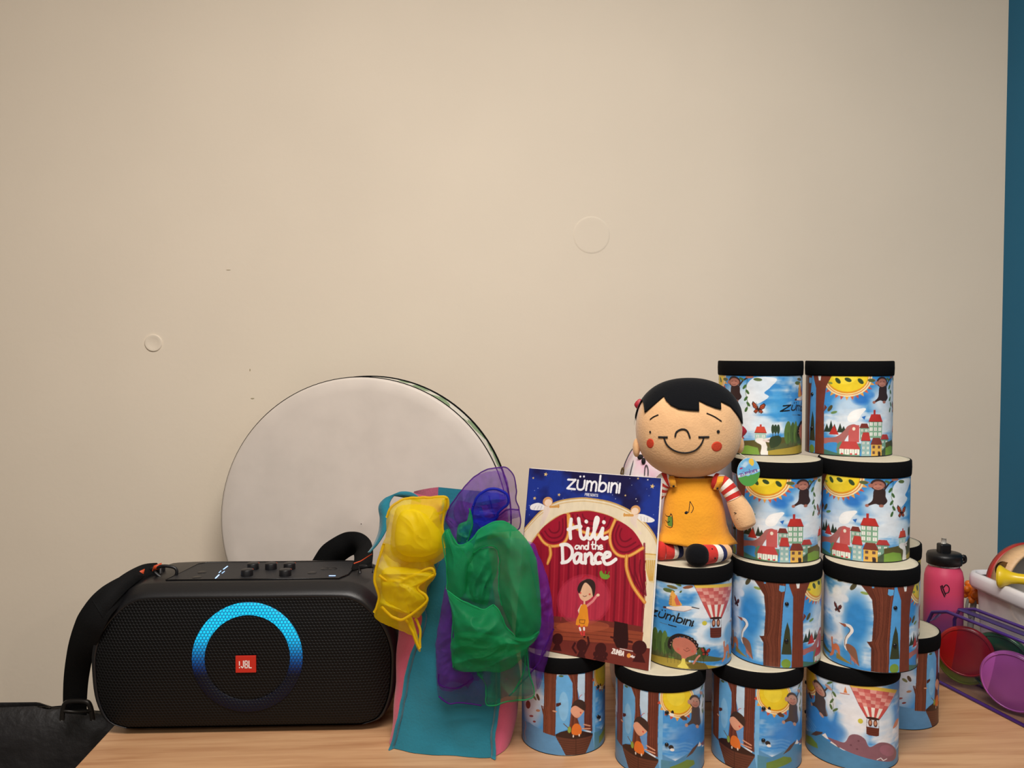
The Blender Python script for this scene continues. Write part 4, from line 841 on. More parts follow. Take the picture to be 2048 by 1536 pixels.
# purple, furthest back
pu = mat_sheer('purple_organza', (126, 56, 184), .36); puh = mat_sheer('purple_hem', (96, 30, 150), .8)
top = [(380, 300), (400, 240), (440, 180), (490, 120), (540, 75), (600, 45), (680, 38), (722, 75), (738, 150), (735, 200), (752, 250), (750, 345), (640, 360), (520, 380), (430, 400), (385, 350)]
low = [(385, 640), (350, 800), (330, 930), (335, 1060), (345, 1190), (400, 1225), (470, 1222), (560, 1240), (700, 1190), (815, 1185), (870, 1080), (885, 960), (925, 850), (905, 640), (860, 500), (800, 410), (600, 400), (450, 500)]
left = [(375, 650), (395, 640), (420, 780), (430, 1000), (520, 1090), (480, 1140), (360, 1160), (335, 1020), (335, 900), (355, 780)]
scarf('purple_scarf', 'sheer purple scarf with a tall loop rising above the tote bag', [sheet(top, 1.335, .03, .008, 1, 20), sheet(low, 1.285, .045, .010, 2, 22), sheet(left, 1.262, .02, .008, 3, 30), sheet([(790, 430), (850, 480), (905, 640), (925, 850), (880, 1060), (840, 1150), (830, 900), (850, 700)], 1.262, .02, .008, 4, 30),
    roll([(755, 270), (690, 280), (620, 320), (560, 360)], [20, 34, 38, 30], 1.31, 5), roll([(385, 290), (420, 330), (440, 390), (430, 430)], [16, 26, 26, 20], 1.30, 6), sheet([(480, 130), (560, 70), (660, 60), (700, 140), (660, 260), (560, 320), (450, 330), (420, 250)], 1.315, .02, .01, 7, 30)], pu,
    hem([top, [(345, 1080), (350, 1130), (430, 1150), (520, 1100)], [(345, 1190), (400, 1226), (470, 1222), (560, 1238)], [(885, 960), (820, 1060), (700, 1190)], [(600, 180), (610, 230), (640, 300)], [(755, 250), (690, 250), (640, 290)], [(925, 850), (880, 940), (850, 1020)]], .0012, [1.334, 1.25, 1.25, 1.25, 1.30, 1.295, 1.245]), puh, (-.03, 1.28, .10))
# blue
bl_ = mat_sheer('blue_organza', (40, 58, 210), .44); blh = mat_sheer('blue_hem', (32, 48, 196), .9)
bo = [(520, 230), (545, 180), (590, 150), (640, 146), (690, 175), (694, 220), (650, 260), (640, 290), (600, 310), (560, 325), (515, 300)]
scarf('blue_scarf', 'small looped end of deep blue scarf in front of the purple loop', [sheet(bo, 1.288, .02, .008, 11, 28), sheet([(440, 420), (445, 350), (520, 300), (600, 290), (650, 320), (600, 380), (520, 420), (460, 440)], 1.285, .02, .008, 12, 26)], bl_, hem([bo+[bo[0]]], .0022, [1.284]), blh, (-.03, 1.28, .33))
# green, front
gr = mat_sheer('green_organza', (34, 174, 106), .48); grh = mat_sheer('green_hem', (40, 186, 116), .72)
go = [(365, 375), (395, 348), (440, 425), (490, 415), (560, 345), (640, 308), (705, 320), (780, 390), (830, 480), (850, 600), (862, 780), (850, 870), (800, 920), (690, 990), (580, 1060), (500, 1065), (420, 1050), (415, 900), (425, 760), (388, 660), (385, 560), (378, 440)]
g1o = [(545, 350), (640, 308), (705, 320), (780, 390), (830, 480), (850, 600), (862, 780), (850, 870), (795, 908), (740, 897)]
g1i = [(515, 470), (575, 436), (628, 438), (650, 480), (650, 560), (648, 650), (664, 730), (690, 800), (712, 850), (735, 890)]
g2u = [(386, 655), (450, 700), (520, 735), (575, 752), (622, 728), (650, 762), (688, 842), (730, 888), (790, 892), (852, 860)]
g2l = [(412, 760), (418, 850), (440, 930), (500, 985), (580, 1010), (660, 1002), (730, 978), (790, 945), (830, 912), (856, 868)]
g3l = [(545, 448), (502, 500), (485, 580), (478, 660), (512, 712)]; g3r = [(632, 440), (642, 480), (640, 560), (612, 640), (592, 735)]
g4l = [(365, 375), (378, 440), (385, 560), (390, 660), (425, 735)]; g4r = [(402, 346), (442, 428), (505, 412), (525, 480), (492, 655)]
scarf('green_scarf', 'bunched bright green scarf hanging over the front of the tote bag', [sheet(go, 1.25, .03, .006, 21, 14), band(g3l, g3r, 1.232, .026, .006, 24), band(g4l, g4r, 1.225, .014, .006, 25), band(g1o, g1i, 1.222, .034, .006, 22), band(g2u, g2l, 1.212, .032, .006, 23),
    sheet([(415, 900), (500, 860), (700, 900), (800, 910), (780, 980), (690, 1060), (590, 1065), (430, 1050)], 1.225, .02, .008, 25, 24), sheet([(540, 1070), (690, 1000), (790, 920), (805, 1050), (822, 1190), (690, 1225), (590, 1238), (580, 1130)], 1.25, .012, .008, 26, 24, back=False), sheet([(440, 410), (445, 330), (495, 300), (505, 245), (520, 330), (490, 410)], 1.27, .01, .006, 27, 30)], gr,
    hem([[(500, 245), (515, 320), (490, 410)], [(395, 345), (440, 425), (500, 412), (560, 345), (640, 308), (705, 320)], [(540, 1070), (582, 1130), (590, 1235), (690, 1215), (822, 1190), (800, 1060), (785, 920)], [(720, 1170), (770, 1080), (785, 960)], [(385, 650), (388, 560), (365, 400), (378, 360)], [(420, 1045), (412, 900), (425, 760)], g2u[:5], g1i[:7], g3l[:4], g2u[4:8]], .0010, [1.262, 1.222, 1.24, 1.238, 1.222, 1.238, 1.208, 1.219, 1.229, 1.208]), grh, (.0, 1.24, .12))
# yellow, left
ye = mat_sheer('yellow_organza', (255, 232, 16), .56); yeh = mat_sheer('yellow_hem', (246, 210, 16), .8)
yo = [(85, 290), (110, 235), (180, 195), (290, 190), (385, 188), (388, 250), (365, 330), (378, 440), (372, 490), (330, 520), (250, 545), (150, 560), (80, 520), (60, 430), (80, 380)]
yd = [(130, 250), (200, 225), (320, 240), (360, 330), (370, 440), (340, 490), (260, 515), (170, 510), (110, 470), (105, 380)]
yl = [(70, 420), (40, 500), (18, 600), (45, 690), (22, 770), (40, 810), (130, 850), (230, 885), (200, 800), (250, 790), (292, 715), (285, 650), (332, 580), (320, 520), (250, 480), (150, 450)]
scarf('yellow_scarf', 'crumpled bright yellow scarf draped over the left of the tote bag', [sheet(yo, 1.30, .05, .008, 31, 15), sheet(yd, 1.27, .035, .007, 32, 14), sheet([(150, 270), (260, 260), (350, 360), (340, 460), (220, 490), (130, 440)], 1.245, .02, .006, 36, 16), sheet(yl, 1.285, .03, .010, 33, 20), sheet([(185, 790), (215, 800), (255, 950), (235, 945)], 1.262, .006, .002, 34, 30, nt=60), sheet([(60, 560), (180, 540), (330, 575), (240, 640), (285, 710), (180, 770), (80, 720)], 1.262, .02, .008, 35, 20)], ye,
    hem([[(85, 290), (110, 235), (180, 195), (290, 190), (385, 188), (385, 250), (330, 275)], [(330, 575), (240, 640), (288, 705), (180, 795), (120, 795), (55, 740)], [(180, 800), (215, 870), (248, 950)], [(70, 420), (22, 590), (45, 690), (22, 770)], [(45, 580), (100, 610), (200, 590), (300, 545), (330, 575)], [(385, 190), (365, 330), (378, 440)], [(230, 800), (252, 850), (250, 945)]], .0022, [1.288, 1.242, 1.252, 1.265, 1.245, 1.275, 1.255]), yeh, (-.17, 1.28, .20))
# ================================================================== plush doll sitting on the third-row drum
DO = np.array([.274, 1.279, .308])
doll = thing('plush_doll', tuple(DO), 'plush doll with black hair and yellow dress sitting on a drum', 'doll')
def d2(x, y): return ((x-580)*.0002, (1468-y)*.0002)
m_skin = mat('tan_plush', (226, 178, 128), .95, bump=.3, bscale=350, var=.06, vscale=50, sheen=.35)
m_hair = mat('black_plush', (10, 11, 15), .92, bump=.35, bscale=420, sheen=.05, spec=.15)
m_dress = mat('yellow_felt', (236, 158, 30), .95, bump=.3, bscale=300, var=.05, vscale=40, sheen=.2)
m_red = mat('red_felt', (196, 40, 32), .95, bump=.3, bscale=300, sheen=.15); m_whitef = mat('white_felt', (232, 224, 214), .95, bump=.3, bscale=300, sheen=.15)
m_navy = mat('navy_felt', (30, 38, 84), .95, bump=.3, bscale=300); m_stitch = mat('black_embroidery', (18, 14, 14), .8); m_cheek = mat('orange_red_embroidery', (206, 64, 34), .85, bump=.3, bscale=500)
HA, HB, HC, HN = .0812, .056, .0758, 2.25; HX, HZ = d2(578, 452)
def hy(x, z, k=1.0):
    q = 1-abs((x-HX)/(HA*k))**HN-abs((z-HZ)/(HC*k))**HN
    return -HB*k*max(q, 0)**(1/HN)
V, F = sphere((HX, 0, HZ), (HA, HB, HC), 64, 40, HN); obj('head', V, F, m_skin, doll)
# hair: fringe in front, cap behind
hl = [(213, 318), (225, 305), (290, 243), (350, 190), (362, 222), (395, 258), (450, 285), (520, 294), (598, 298), (601, 222), (660, 252), (720, 275), (768, 287), (771, 228), (850, 265), (910, 330), (940, 368), (962, 405)]
hx = np.array([d2(*p)[0] for p in hl]); hz_ = np.array([d2(*p)[1] for p in hl])
K = 1.035
xs = np.unique(np.concatenate([hx, np.linspace(hx[0], hx[-1], 90)])); NV = 22
def ztop(x): return HZ+HC*K*max(0, 1-abs((x-HX)/(HA*K))**HN)**(1/HN)
V = []
for x in xs:
    z0 = np.interp(x, hx, hz_); z1 = ztop(x)
    z0 = min(z0, z1-.0005)
    for k in range(NV): t = 1-(1-k/(NV-1))**1.6; z = z0+(z1-z0)*t; V.append((x, hy(x, z, K)-.0004, z))
hp = obj('fringe', V, gridfaces(len(xs), NV), m_hair, doll); md = hp.modifiers.new('thickness', 'SOLIDIFY'); md.thickness = .0022; md.offset = -1
V = []; xs = HX+HA*K*np.sin(np.linspace(-PI/2, PI/2, 50))*.999
for x in xs:
    z1 = ztop(x); z0 = HZ-.045*max(0, 1-abs((x-HX)/(HA*K))**2)**.5+ (.030 if x < HX else .012)*abs((x-HX)/HA)**3
    z0 = min(z0, z1-.0003)
    for k in range(26): t = 1-(1-k/25)**1.6; z = z0+(z1-z0)*t; V.append((x, -hy(x, z, K), z))
hb = obj('hair_cap', V, gridfaces(len(xs), 26), m_hair, doll)
for x, y, r in ((178, 605, (.006, .008, .0145)), (982, 582, (.0065, .008, .0135))):
    a, b = d2(x, y); V, F = sphere((a, .004, b), r, 18, 12); obj('ear', V, F, m_skin, doll)
for x, y, s in ((222, 278, -1), (1000, 488, 1)):
    a, b = d2(x, y); V, F = join([sphere((a+s*.002, .016, b+.001), (.009, .004, .0095), 14, 8, 1.4), sphere((a, .014, b), (.003, .003, .003), 10, 6)]); obj('hair_ribbon', V, F, mat('crimson_satin', (168, 28, 44), .5), doll)
def face_line(pts, r, nm='stitching', sub=6):
    P = [d2(*p) for p in pts]; P = cr(P, sub) if len(P) > 2 else np.linspace(P[0], P[1], 6)
    V, F = tube([(x, hy(x, z)-.0004, z) for x, z in P], r, 6); return V, F
obj('smile', *face_line([(343, 500), (368, 556), (425, 598), (500, 612), (570, 592), (614, 545), (632, 496)], .0013), m_stitch, doll)
for a, b in (((305, 497), (370, 496)), ((592, 492), (672, 491))): obj('smile_end', *face_line([a, b], .0016), m_stitch, doll)
obj('nose', *face_line([(422, 492), (432, 455), (470, 434), (508, 446), (530, 499)], .0014), m_stitch, doll)
for a in ([(250, 369), (275, 347), (306, 331)], [(655, 315), (712, 340), (768, 376)]): obj('eyebrow', *face_line(a, .0010), m_stitch, doll)
def patch(cx, cy, rx, ry, nm, m, off=.0007):
    V = []; n = 28
    for s in np.linspace(0.02, 1, 8):
        for k in range(n):
            a = 2*PI*k/n; x, z = d2(cx+rx*s*math.cos(a), cy+ry*s*math.sin(a)); V.append((x, hy(x, z)-off*(1 if s < .95 else -.3), z))
    obj(nm, V, gridfaces(8, n, cv=True)+[tuple(range(n))], m, doll)
for e in ((250, 464, 6, 11), (743, 453, 13, 13)): patch(*e, 'eye', m_stitch, .0012)
for e in ((253, 550, 24, 38), (735, 565, 43, 39)): patch(*e, 'cheek', m_cheek)
# torso, dress with straps
V, F = sphere((.006, .004, .085), (.030, .024, .055), 24, 16); obj('torso', V, F, m_skin, doll)
DS = [(832, 446, 775, .020), (900, 428, 800, .024), (1000, 405, 838, .028), (1100, 393, 862, .031), (1200, 384, 876, .033), (1270, 368, 896, .034), (1320, 335, 935, .036), (1372, 318, 968, .037)]
def dress(zq):
    zz = [(1468-s[0])*.0002 for s in DS][::-1]
    f = lambda i: np.interp(zq, zz, [s[i] for s in DS][::-1])
    l = (f(1)-580)*.0002; r = (f(2)-580)*.0002; return (l+r)/2, (r-l)/2, f(3)
def dy(x, z): c_, h, d = dress(z); return -d*math.sqrt(max(0, 1-((x-c_)/h)**2))
secs = []; N = 56
for q in np.linspace(832, 1345, 26):
    z = (1468-q)*.0002; c_, h, d = dress(z); t = max(0, (q-1180)/190); s = []
    for k in range(N):
        a = 2*PI*k/N; wv = 1+.035*t*math.sin(5*a+1)+.02*t*math.sin(9*a)
        y = -d*math.sin(a)*wv
        s.append((c_+h*math.cos(a)*wv, y*(1 if y < 0 else .75)+.004, z+t*(.004*math.sin(3*a+.6)-.005*max(0, math.cos(a))**2)))
    secs.append(s)
V, F = loft(secs, False); ob = obj('dress', V, F, m_dress, doll); ob.modifiers.new('thickness', 'SOLIDIFY').thickness = .0012
for P in ([(432, 815), (437, 850), (445, 890)], [(800, 805), (785, 850), (772, 905)]):
    Q = [d2(*p) for p in P]; Q = cr([(x, (-.012, -.0205, min(dy(x, z)+.004, -.018)-.0014)[i], z) for i, (x, z) in enumerate(Q)], 6); Q[:, 1] -= np.linspace(.014, .004, len(Q))*(1 if Q[0][0] > 0 else 0); V, F = strap(Q, np.tile([1., -.25, .1], (len(Q), 1)), .0095, .0016); obj('dress_strap', V, F, m_dress, doll)
    x, z = Q[-2][0], Q[-2][2]; V, F = sphere((x, Q[-2][1]-.0018, z), (.0018, .001, .0018), 10, 6); obj('button', V, F, m_stitch, doll)
def on_dress(pts, r, nm, m, sub=5, off=.0010):
    P = [d2(*p) for p in pts]; P = cr(P, sub) if len(P) > 2 else np.linspace(P[0], P[1], 6)
    V, F = tube([(x, dy(x, z)+.004-off, z) for x, z in P], r, 6); obj(nm, V, F, m, doll)
on_dress([(556, 1085), (562, 1040), (568, 998)], .0006, 'note_stem', m_stitch); on_dress([(568, 1000), (582, 1025), (592, 1048), (582, 1075), (572, 1085)], .0006, 'note_flag', m_stitch)
x, z = d2(543, 1086); V, F = sphere((x, dy(x, z)+.0032, z), (.0035, .0010, .0026), 14, 8); obj('note_head', V, F, m_stitch, doll)
V = []
for i in range(9):
    for j in range(9):
        x, z = d2(396+i*5.4, 1124+j*9.4); V.append((x, dy(x, z)+.0020, z))
obj('green_patch', V, gridfaces(9, 9), mat('green_felt', (96, 136, 50), .95), doll)
on_dress([(398, 1160), (410, 1172), (424, 1160)], .0005, 'patch_stitching', m_stitch, 5, .0022); on_dress([(396, 1128), (396, 1198), (438, 1202), (440, 1122), (430, 1104), (425, 1122), (404, 1126), (396, 1106)], .0006, 'patch_outline', m_stitch, 3, .0018)
on_dress([(438, 1202), (452, 1245), (440, 1295), (404, 1294), (384, 1268), (386, 1244), (412, 1240), (415, 1256)], .0006, 'curl_stitching', m_stitch)
# arms: striped sleeve and mitten hand
def bands(P, R, cuts, mats, nm, n=20):
    """tube whose rings take the felt colours in turn"""
    P = np.asarray(P); V, F = tube(P, R, n); o = obj(nm, V, F, mats[0], doll)
    for m_ in mats[1:]: o.data.materials.append(m_)
    idx = [int(cuts((f//n)/(len(P)-1))) if f < (len(P)-1)*n else int(cuts(0 if f == (len(P)-1)*n else .999)) for f in range(len(F))]
    o.data.polygons.foreach_set('material_index', idx); return o
A_ = [(770, 850), (830, 870), (880, 930), (915, 1000)]; Q = cr([(*d2(*p), 0) for p in A_], 10); Q = np.array([(x, -.012-.016*i/(len(Q)-1), z) for i, (x, z, _) in enumerate(Q)])
bands(Q, np.linspace(.0125, .0122, len(Q)), lambda t: int(t*8.2) % 2, [m_red, m_whitef], 'sleeve')
A_ = [(900, 970), (945, 1060), (968, 1120), (986, 1175), (996, 1202)]; Q = cr([(*d2(*p), 0) for p in A_], 8); Q = np.array([(x, -.028-.006*i/(len(Q)-1), z) for i, (x, z, _) in enumerate(Q)]); t = np.linspace(0, 1, len(Q))
V, F = tube(Q, (.0122+.0050*np.sin(PI*t**.8))*np.sqrt(np.clip(1-np.clip((t-.72)/.28, 0, 1)**2, .004, 1)), 20); obj('hand', V, F, m_skin, doll)
for P in ([(880, 1068), (905, 1080), (918, 1102)], [(905, 1115), (915, 1140), (922, 1165)]):
    V, F = tube(cr([(d2(*p)[0], -.0425+.0008*i, d2(*p)[1]) for i, p in enumerate(P)], 5), .0007, 6); obj('finger_stitching', V, F, m_stitch, doll)
A_ = [(440, 840), (395, 855), (365, 900), (348, 955)]; Q = cr([(*d2(*p), 0) for p in A_], 10); Q = np.array([(x, -.004+.006*i/(len(Q)-1), z) for i, (x, z, _) in enumerate(Q)])
bands(Q, .0125, lambda t: int(t*7.4+1) % 2, [m_red, m_whitef], 'sleeve')
V, F = sphere((d2(352, 975)[0], .016, d2(352, 975)[1]), (.011, .016, .011), 18, 12); obj('hand', V, F, m_skin, doll)
# legs: banded socks and black shoes
sk = [m_red, m_whitef, m_navy, m_skin]
Q = cr([(.054, -.018, .0150), (.040, -.030, .0155), (.024, -.038, .0160), (.010, -.043, .0160)], 8)
bands(Q, np.linspace(.0120, .0155, len(Q)), lambda t: 3 if t < .22 else 2 if t < .36 else 1 if t < .52 else 0, sk, 'leg')
V, F = sphere((.004, -.047, .0168), (.0175, .0165, .0166), 28, 18, 2.3); obj('shoe', V, F, m_hair, doll)
for x, z in ((.026, .026), (.030, .013), (.024, .020)): V, F = sphere((x, -.0515 if z < .025 else -.048, z), (.0014, .0012, .0014), 8, 6); obj('sock_dot', V, F, m_stitch, doll)
Q = cr([(-.014, -.004, .0140), (-.028, -.010, .0140), (-.040, -.012, .0145)], 8)
bands(Q, np.linspace(.0115, .0135, len(Q)), lambda t: 2 if t < .3 else 1 if t < .45 else 0, sk, 'leg')
V, F = sphere((-.044, -.012, .0152), (.010, .012, .0150), 20, 14, 2.3); obj('shoe', V, F, m_red, doll)
# hang tag
TG = Canvas(34, 42, 8, (120, 186, 226)); TG.ell((17, 30), 20, 12, (96, 166, 220), .6, 0, .8); TG.ell((10, 34), 9, 5, (222, 232, 240), .7, 0, .8); TG.ell((22, 37), 5, 5, (236, 196, 70)); TG.poly([(0, 0), (34, 0), (34, 22), (24, 17), (12, 14), (0, 12)], (84, 156, 74)); TG.poly([(0, 12), (12, 15), (24, 19), (34, 24), (34, 26), (20, 20), (0, 16)], (226, 232, 226), .8); TG.ell((5, 27), 2.4, 1.6, (170, 60, 110), 1, .6)
put_logo(View(TG, lambda x, y: (x, 42-y)), (4, 28), (30, 20), 8, 1.0, (120, 50, 130)); im = TG.down(); nh, nw = im.shape[:2]
X, Z = np.meshgrid(np.linspace(-1, 1, nw), np.linspace(-1, 1, nh)); Rm = np.maximum(np.abs(X), np.abs(Z))/np.maximum(np.hypot(X, Z), 1e-6)
tx, tz = d2(975, 757); V = np.stack([tx+X*Rm*.0168, np.zeros_like(X)-.050, tz+Z*Rm*.0212], -1).reshape(-1, 3)
i, j = np.meshgrid(np.arange(nh-1), np.arange(nw-1), indexing='ij'); a = i*nw+j; o = obj('tag_front', V, np.stack([a, a+1, a+nw+1, a+nw], -1).reshape(-1, 4).tolist(), mat_print('tag_print', .4), doll, False); paint(o.data, im)
V, F = lathe([(.0001, .0), (.99, 0), (1, .3), (.99, 1), (.0001, 1)], 40); obj('tag_card', [(tx+p[0]*.0170, -.0498+.0010*p[2], tz+p[1]*.0214) for p in V], F, mat('tag_card', (206, 214, 214), .6), doll)
V, F = tube(cr([(d2(960, 640)[0], -.012, d2(960, 640)[1]), (d2(968, 655)[0], -.035, d2(968, 655)[1]), (tx, -.0492, tz+.0195)], 6), .0005, 5); obj('tag_loop', V, F, m_whitef, doll)

# ================================================================== party speaker with shoulder strap
SPK = (-.441, 1.345, .0005)
sp = thing('party_speaker', SPK, 'black portable party speaker with glowing blue ring and carry strap', 'speaker', .038)
m_blk = mat('black_plastic', (15, 15, 18), .42, bump=.12, bscale=700, spec=.5); m_blk2 = mat('charcoal_rubber', (30, 30, 33), .6, bump=.2, bscale=500); m_web = mat('black_webbing', (11, 11, 12), .85, bump=.5, bscale=500, spec=.2)
m_org = mat('orange_accent', (204, 74, 30), .6)
OUT = [(-.205, .0115), (-.235, .024), (-.252, .060), (-.2575, .105), (-.2565, .150), (-.242, .190), (-.216, .222), (-.190, .240), (-.15, .2455), (0, .2455), (.15, .2455), (.190, .240), (.216, .222), (.242, .190), (.2565, .150), (.2575, .105), (.252, .060), (.235, .024), (.205, .0115)]
OUT2 = list(cr(OUT, 4))
def sec(y, k, zt): return [(p[0]*k*.972, y, .0115+(p[1]-.0115)*(zt-.0115)/.234) for p in OUT2]
secs = [sec(.004, .955, .222), sec(0, .965, .226), sec(.002, .985, .2305), sec(.010, .995, .236), (sec(.024, 1, .2445)), sec(.028, 1, .2460), sec(.10, 1, .2470), sec(.165, 1, .2450), sec(.195, .99, .238), sec(.215, .965, .222), sec(.224, .92, .20)]
V, F = loft(secs); obj('cabinet', V, F, m_blk, sp)
def mat_grille(ring):
    m = bpy.data.materials.new('ring_light' if ring else 'punched_grille'); m.use_nodes = True; N = m.node_tree.nodes; L = m.node_tree.links; b = N['Principled BSDF']
    tc = N.new('ShaderNodeTexCoord'); acc = None
    for k in range(3):
        a = PI/6+k*PI/3; vm = N.new('ShaderNodeVectorMath'); vm.operation = 'DOT_PRODUCT'; q = 2*PI/.0048; vm.inputs[1].default_value = (math.cos(a)*q, 0, math.sin(a)*q); L.new(tc.outputs['Object'], vm.inputs[0])
        c_ = N.new('ShaderNodeMath'); c_.operation = 'COSINE'; L.new(vm.outputs['Value'], c_.inputs[0])
        if acc is None: acc = c_
        else: s_ = N.new('ShaderNodeMath'); L.new(acc.outputs[0], s_.inputs[0]); L.new(c_.outputs[0], s_.inputs[1]); acc = s_
    mr = N.new('ShaderNodeMapRange'); mr.inputs['From Min'].default_value = -.9; mr.inputs['From Max'].default_value = .9; L.new(acc.outputs[0], mr.inputs[0])
    mx = N.new('ShaderNodeMixRGB'); mx.inputs[1].default_value = (*lin((19, 19, 20)), 1); mx.inputs[2].default_value = (.0008, .0008, .0009, 1); L.new(mr.outputs[0], mx.inputs[0]); L.new(mx.outputs[0], b.inputs['Base Color'])
    b.inputs['Roughness'].default_value = .5; b.inputs['Specular IOR Level'].default_value = .2
    bp = N.new('ShaderNodeBump'); bp.invert = True; bp.inputs['Strength'].default_value = .7; bp.inputs['Distance'].default_value = .001; L.new(mr.outputs[0], bp.inputs['Height']); L.new(bp.outputs[0], b.inputs['Normal'])
    if ring:                                          # light ring: diodes fade from the top of the ring to its foot
        sx = N.new('ShaderNodeSeparateXYZ'); L.new(tc.outputs['Object'], sx.inputs[0])
        g = N.new('ShaderNodeMapRange'); g.interpolation_type = 'SMOOTHSTEP'; g.inputs['From Min'].default_value = .098; g.inputs['From Max'].default_value = .185; g.inputs['To Min'].default_value = .012; g.inputs['To Max'].default_value = 1.5; L.new(sx.outputs[2], g.inputs[0])
        ho = N.new('ShaderNodeMapRange'); ho.inputs['To Min'].default_value = .35; ho.inputs['To Max'].default_value = 1.0; L.new(mr.outputs[0], ho.inputs[0])
        mu = N.new('ShaderNodeMath'); mu.operation = 'MULTIPLY'; L.new(g.outputs[0], mu.inputs[0]); L.new(ho.outputs[0], mu.inputs[1])
        cr_ = N.new('ShaderNodeValToRGB'); e = cr_.color_ramp.elements; e[0].position = .0; e[0].color = (*lin((20, 90, 220)), 1); e[1].position = .9; e[1].color = (*lin((20, 190, 240)), 1)
        mr2 = N.new('ShaderNodeMapRange'); mr2.inputs['From Max'].default_value = 1.4; L.new(g.outputs[0], mr2.inputs[0]); L.new(mr2.outputs[0], cr_.inputs[0])
        L.new(cr_.outputs[0], b.inputs['Emission Color']); L.new(mu.outputs[0], b.inputs['Emission Strength'])
    return m
mg = mat_grille(False)
# grille: gently domed plate set into the front
def gy(z): return .0015-.013*max(0, 1-((z-.098)/.132)**2)
V = []; nr = 24
G = np.array([(p[0]*.928, .0135+(p[1]-.0115)*(.2285-.016)/.234) for p in OUT2]); gc = np.array([0, .118])
for s in np.linspace(.0, 1, nr):
    for p in G: q = gc+(p-gc)*s; V.append((q[0], gy(q[1])*(1-s**10)+.0005, q[1]))
obj('grille', V, gridfaces(nr, len(G), cv=True), mg, sp)
rc = (.0085, .1295)
V, F = lathe([(.0690, -.0001), (.0700, .0008), (.0795, .0009), (.0885, .0008), (.0895, -.0001)], 96); obj('ring_light', [(rc[0]+p[0], gy(rc[1]+p[1])-.0006-p[2], rc[1]+p[1]) for p in V], F, mat_grille(True), sp)
m_red_b = mat('red_badge', (190, 36, 20), .45)
bx, bz = .0065, .1205; by = gy(bz)-.0030
box('badge', (bx-.0165, by, bz-.0138), (bx+.0165, by+.0035, bz+.0138), m_red_b, sp, .0006)
def glyph(st, x, z, w_, h): return [[(x+a*w_, z+b*h) for a, b in pl] for pl in st]
st = []
for ch, dx in zip('JBL', (-.0072, -.0010, .0054)): st += glyph(CAPS[ch], bx+dx, bz-.0056, .0074, .0112)
st += [[(bx-.0100, bz-.0012), (bx-.0100, bz+.0048)], [(bx-.0100, bz-.0054), (bx-.0100, bz-.0048)]]
V, F = flat_strokes(st, .0015, by-.0004, by+.0003); obj('badge_lettering', V, F, mat('white_print', (236, 232, 226), .5), sp, False)
for x in (-.195, .185): V, F = lathe([(.016, 0), (.017, .004), (.017, .014)], 20); F.append(tuple(k*3 for k in range(20))); obj('foot', [(p[0]+x, p[1]+.045, p[2]) for p in V], F, m_blk2, sp)
for x in (-.195, .185): V, F = lathe([(.016, 0), (.017, .004), (.017, .014)], 20); F.append(tuple(k*3 for k in range(20))); obj('foot', [(p[0]+x, p[1]+.18, p[2]) for p in V], F, m_blk2, sp)
# control deck
ZD = .2470
dk = [(-.138, .034), (.150, .034), (.162, .060), (.168, .125), (.155, .150), (-.105, .150), (-.120, .140)]
def slab(P, z0, z1): n = len(P); return [(*p, z0) for p in P]+[(*p, z1) for p in P], [tuple(range(n-1, -1, -1)), tuple(range(n, 2*n))]+[(i, (i+1) % n, n+(i+1) % n, n+i) for i in range(n)]
V, F = slab(dk, ZD-.004, ZD+.0006); obj('control_panel', V, F, m_blk2, sp, False)
V, F = tube([(x, y, ZD+.0008) for x, y in dk], .0009, 6, True); obj('panel_border', V, F, mat('gloss_black', (10, 10, 12), .2), sp)
for (px, py) in ((494, 1151), (506, 1138), (542, 1138), (570.5, 1151), (579, 1138)):
    p = at_z(px, py, ZD+.001); q = Matrix.Rotation(-.038, 3, 'Z') @ Vector((p[0]-SPK[0], p[1]-SPK[1], 0))
    V, F = lathe([(.0102, 0), (.0100, .0098), (.0094, .0108), (.0001, .0110)], 28); kn = obj('knob', [(a+q.x, b+q.y, c+ZD+.0006) for a, b, c in V], F, m_blk, sp)
    V, F = tube([(q.x+.0104*math.cos(a), q.y+.0104*math.sin(a), ZD+.0102) for a in np.linspace(.3, 2.4, 14)], .0006, 5); obj('knob_marker', V, F, m_org, kn)
m_led = mat_emit('white_display_leds', (150, 190, 255), 2.2)
def deck(px, py, z=ZD+.0010):
    p = at_z(px, py, z); q = Matrix.Rotation(-.038, 3, 'Z') @ Vector((p[0]-SPK[0], p[1]-SPK[1], 0)); return (q.x, q.y, z)
for nm, P in (('display_bar', [(431, 1157), (438, 1150)]), ('display_bar', [(447, 1139), (455, 1133)]), ('display_icon', [(438, 1146), (442, 1142)]), ('display_icon', [(444, 1147), (449, 1143)]), ('display_bar', [(658, 1152), (671, 1152)])):
    V, F = tube([deck(*p) for p in P], .0012 if 'bar' in nm else .0007, 6, flat=.4); obj(nm, V, F, m_led, sp)
for px, py in ((404, 1145), (394, 1155), (624, 1146), (650, 1138), (665, 1138)): x, y, z = deck(px, py); V, F = lathe([(.0001, .0012), (.0075, .0011), (.0082, .0003)], 22); obj('button', [(a+x, b+y, c+z-.0006) for a, b, c in V], F, m_blk, sp)
for x in (-.178, .190): V, F = tube([(x-.012, .085, .243), (x-.012, .085, .254), (x+.012, .085, .254), (x+.012, .085, .243)], .0035, 8); obj('strap_anchor', V, F, m_blk, sp)
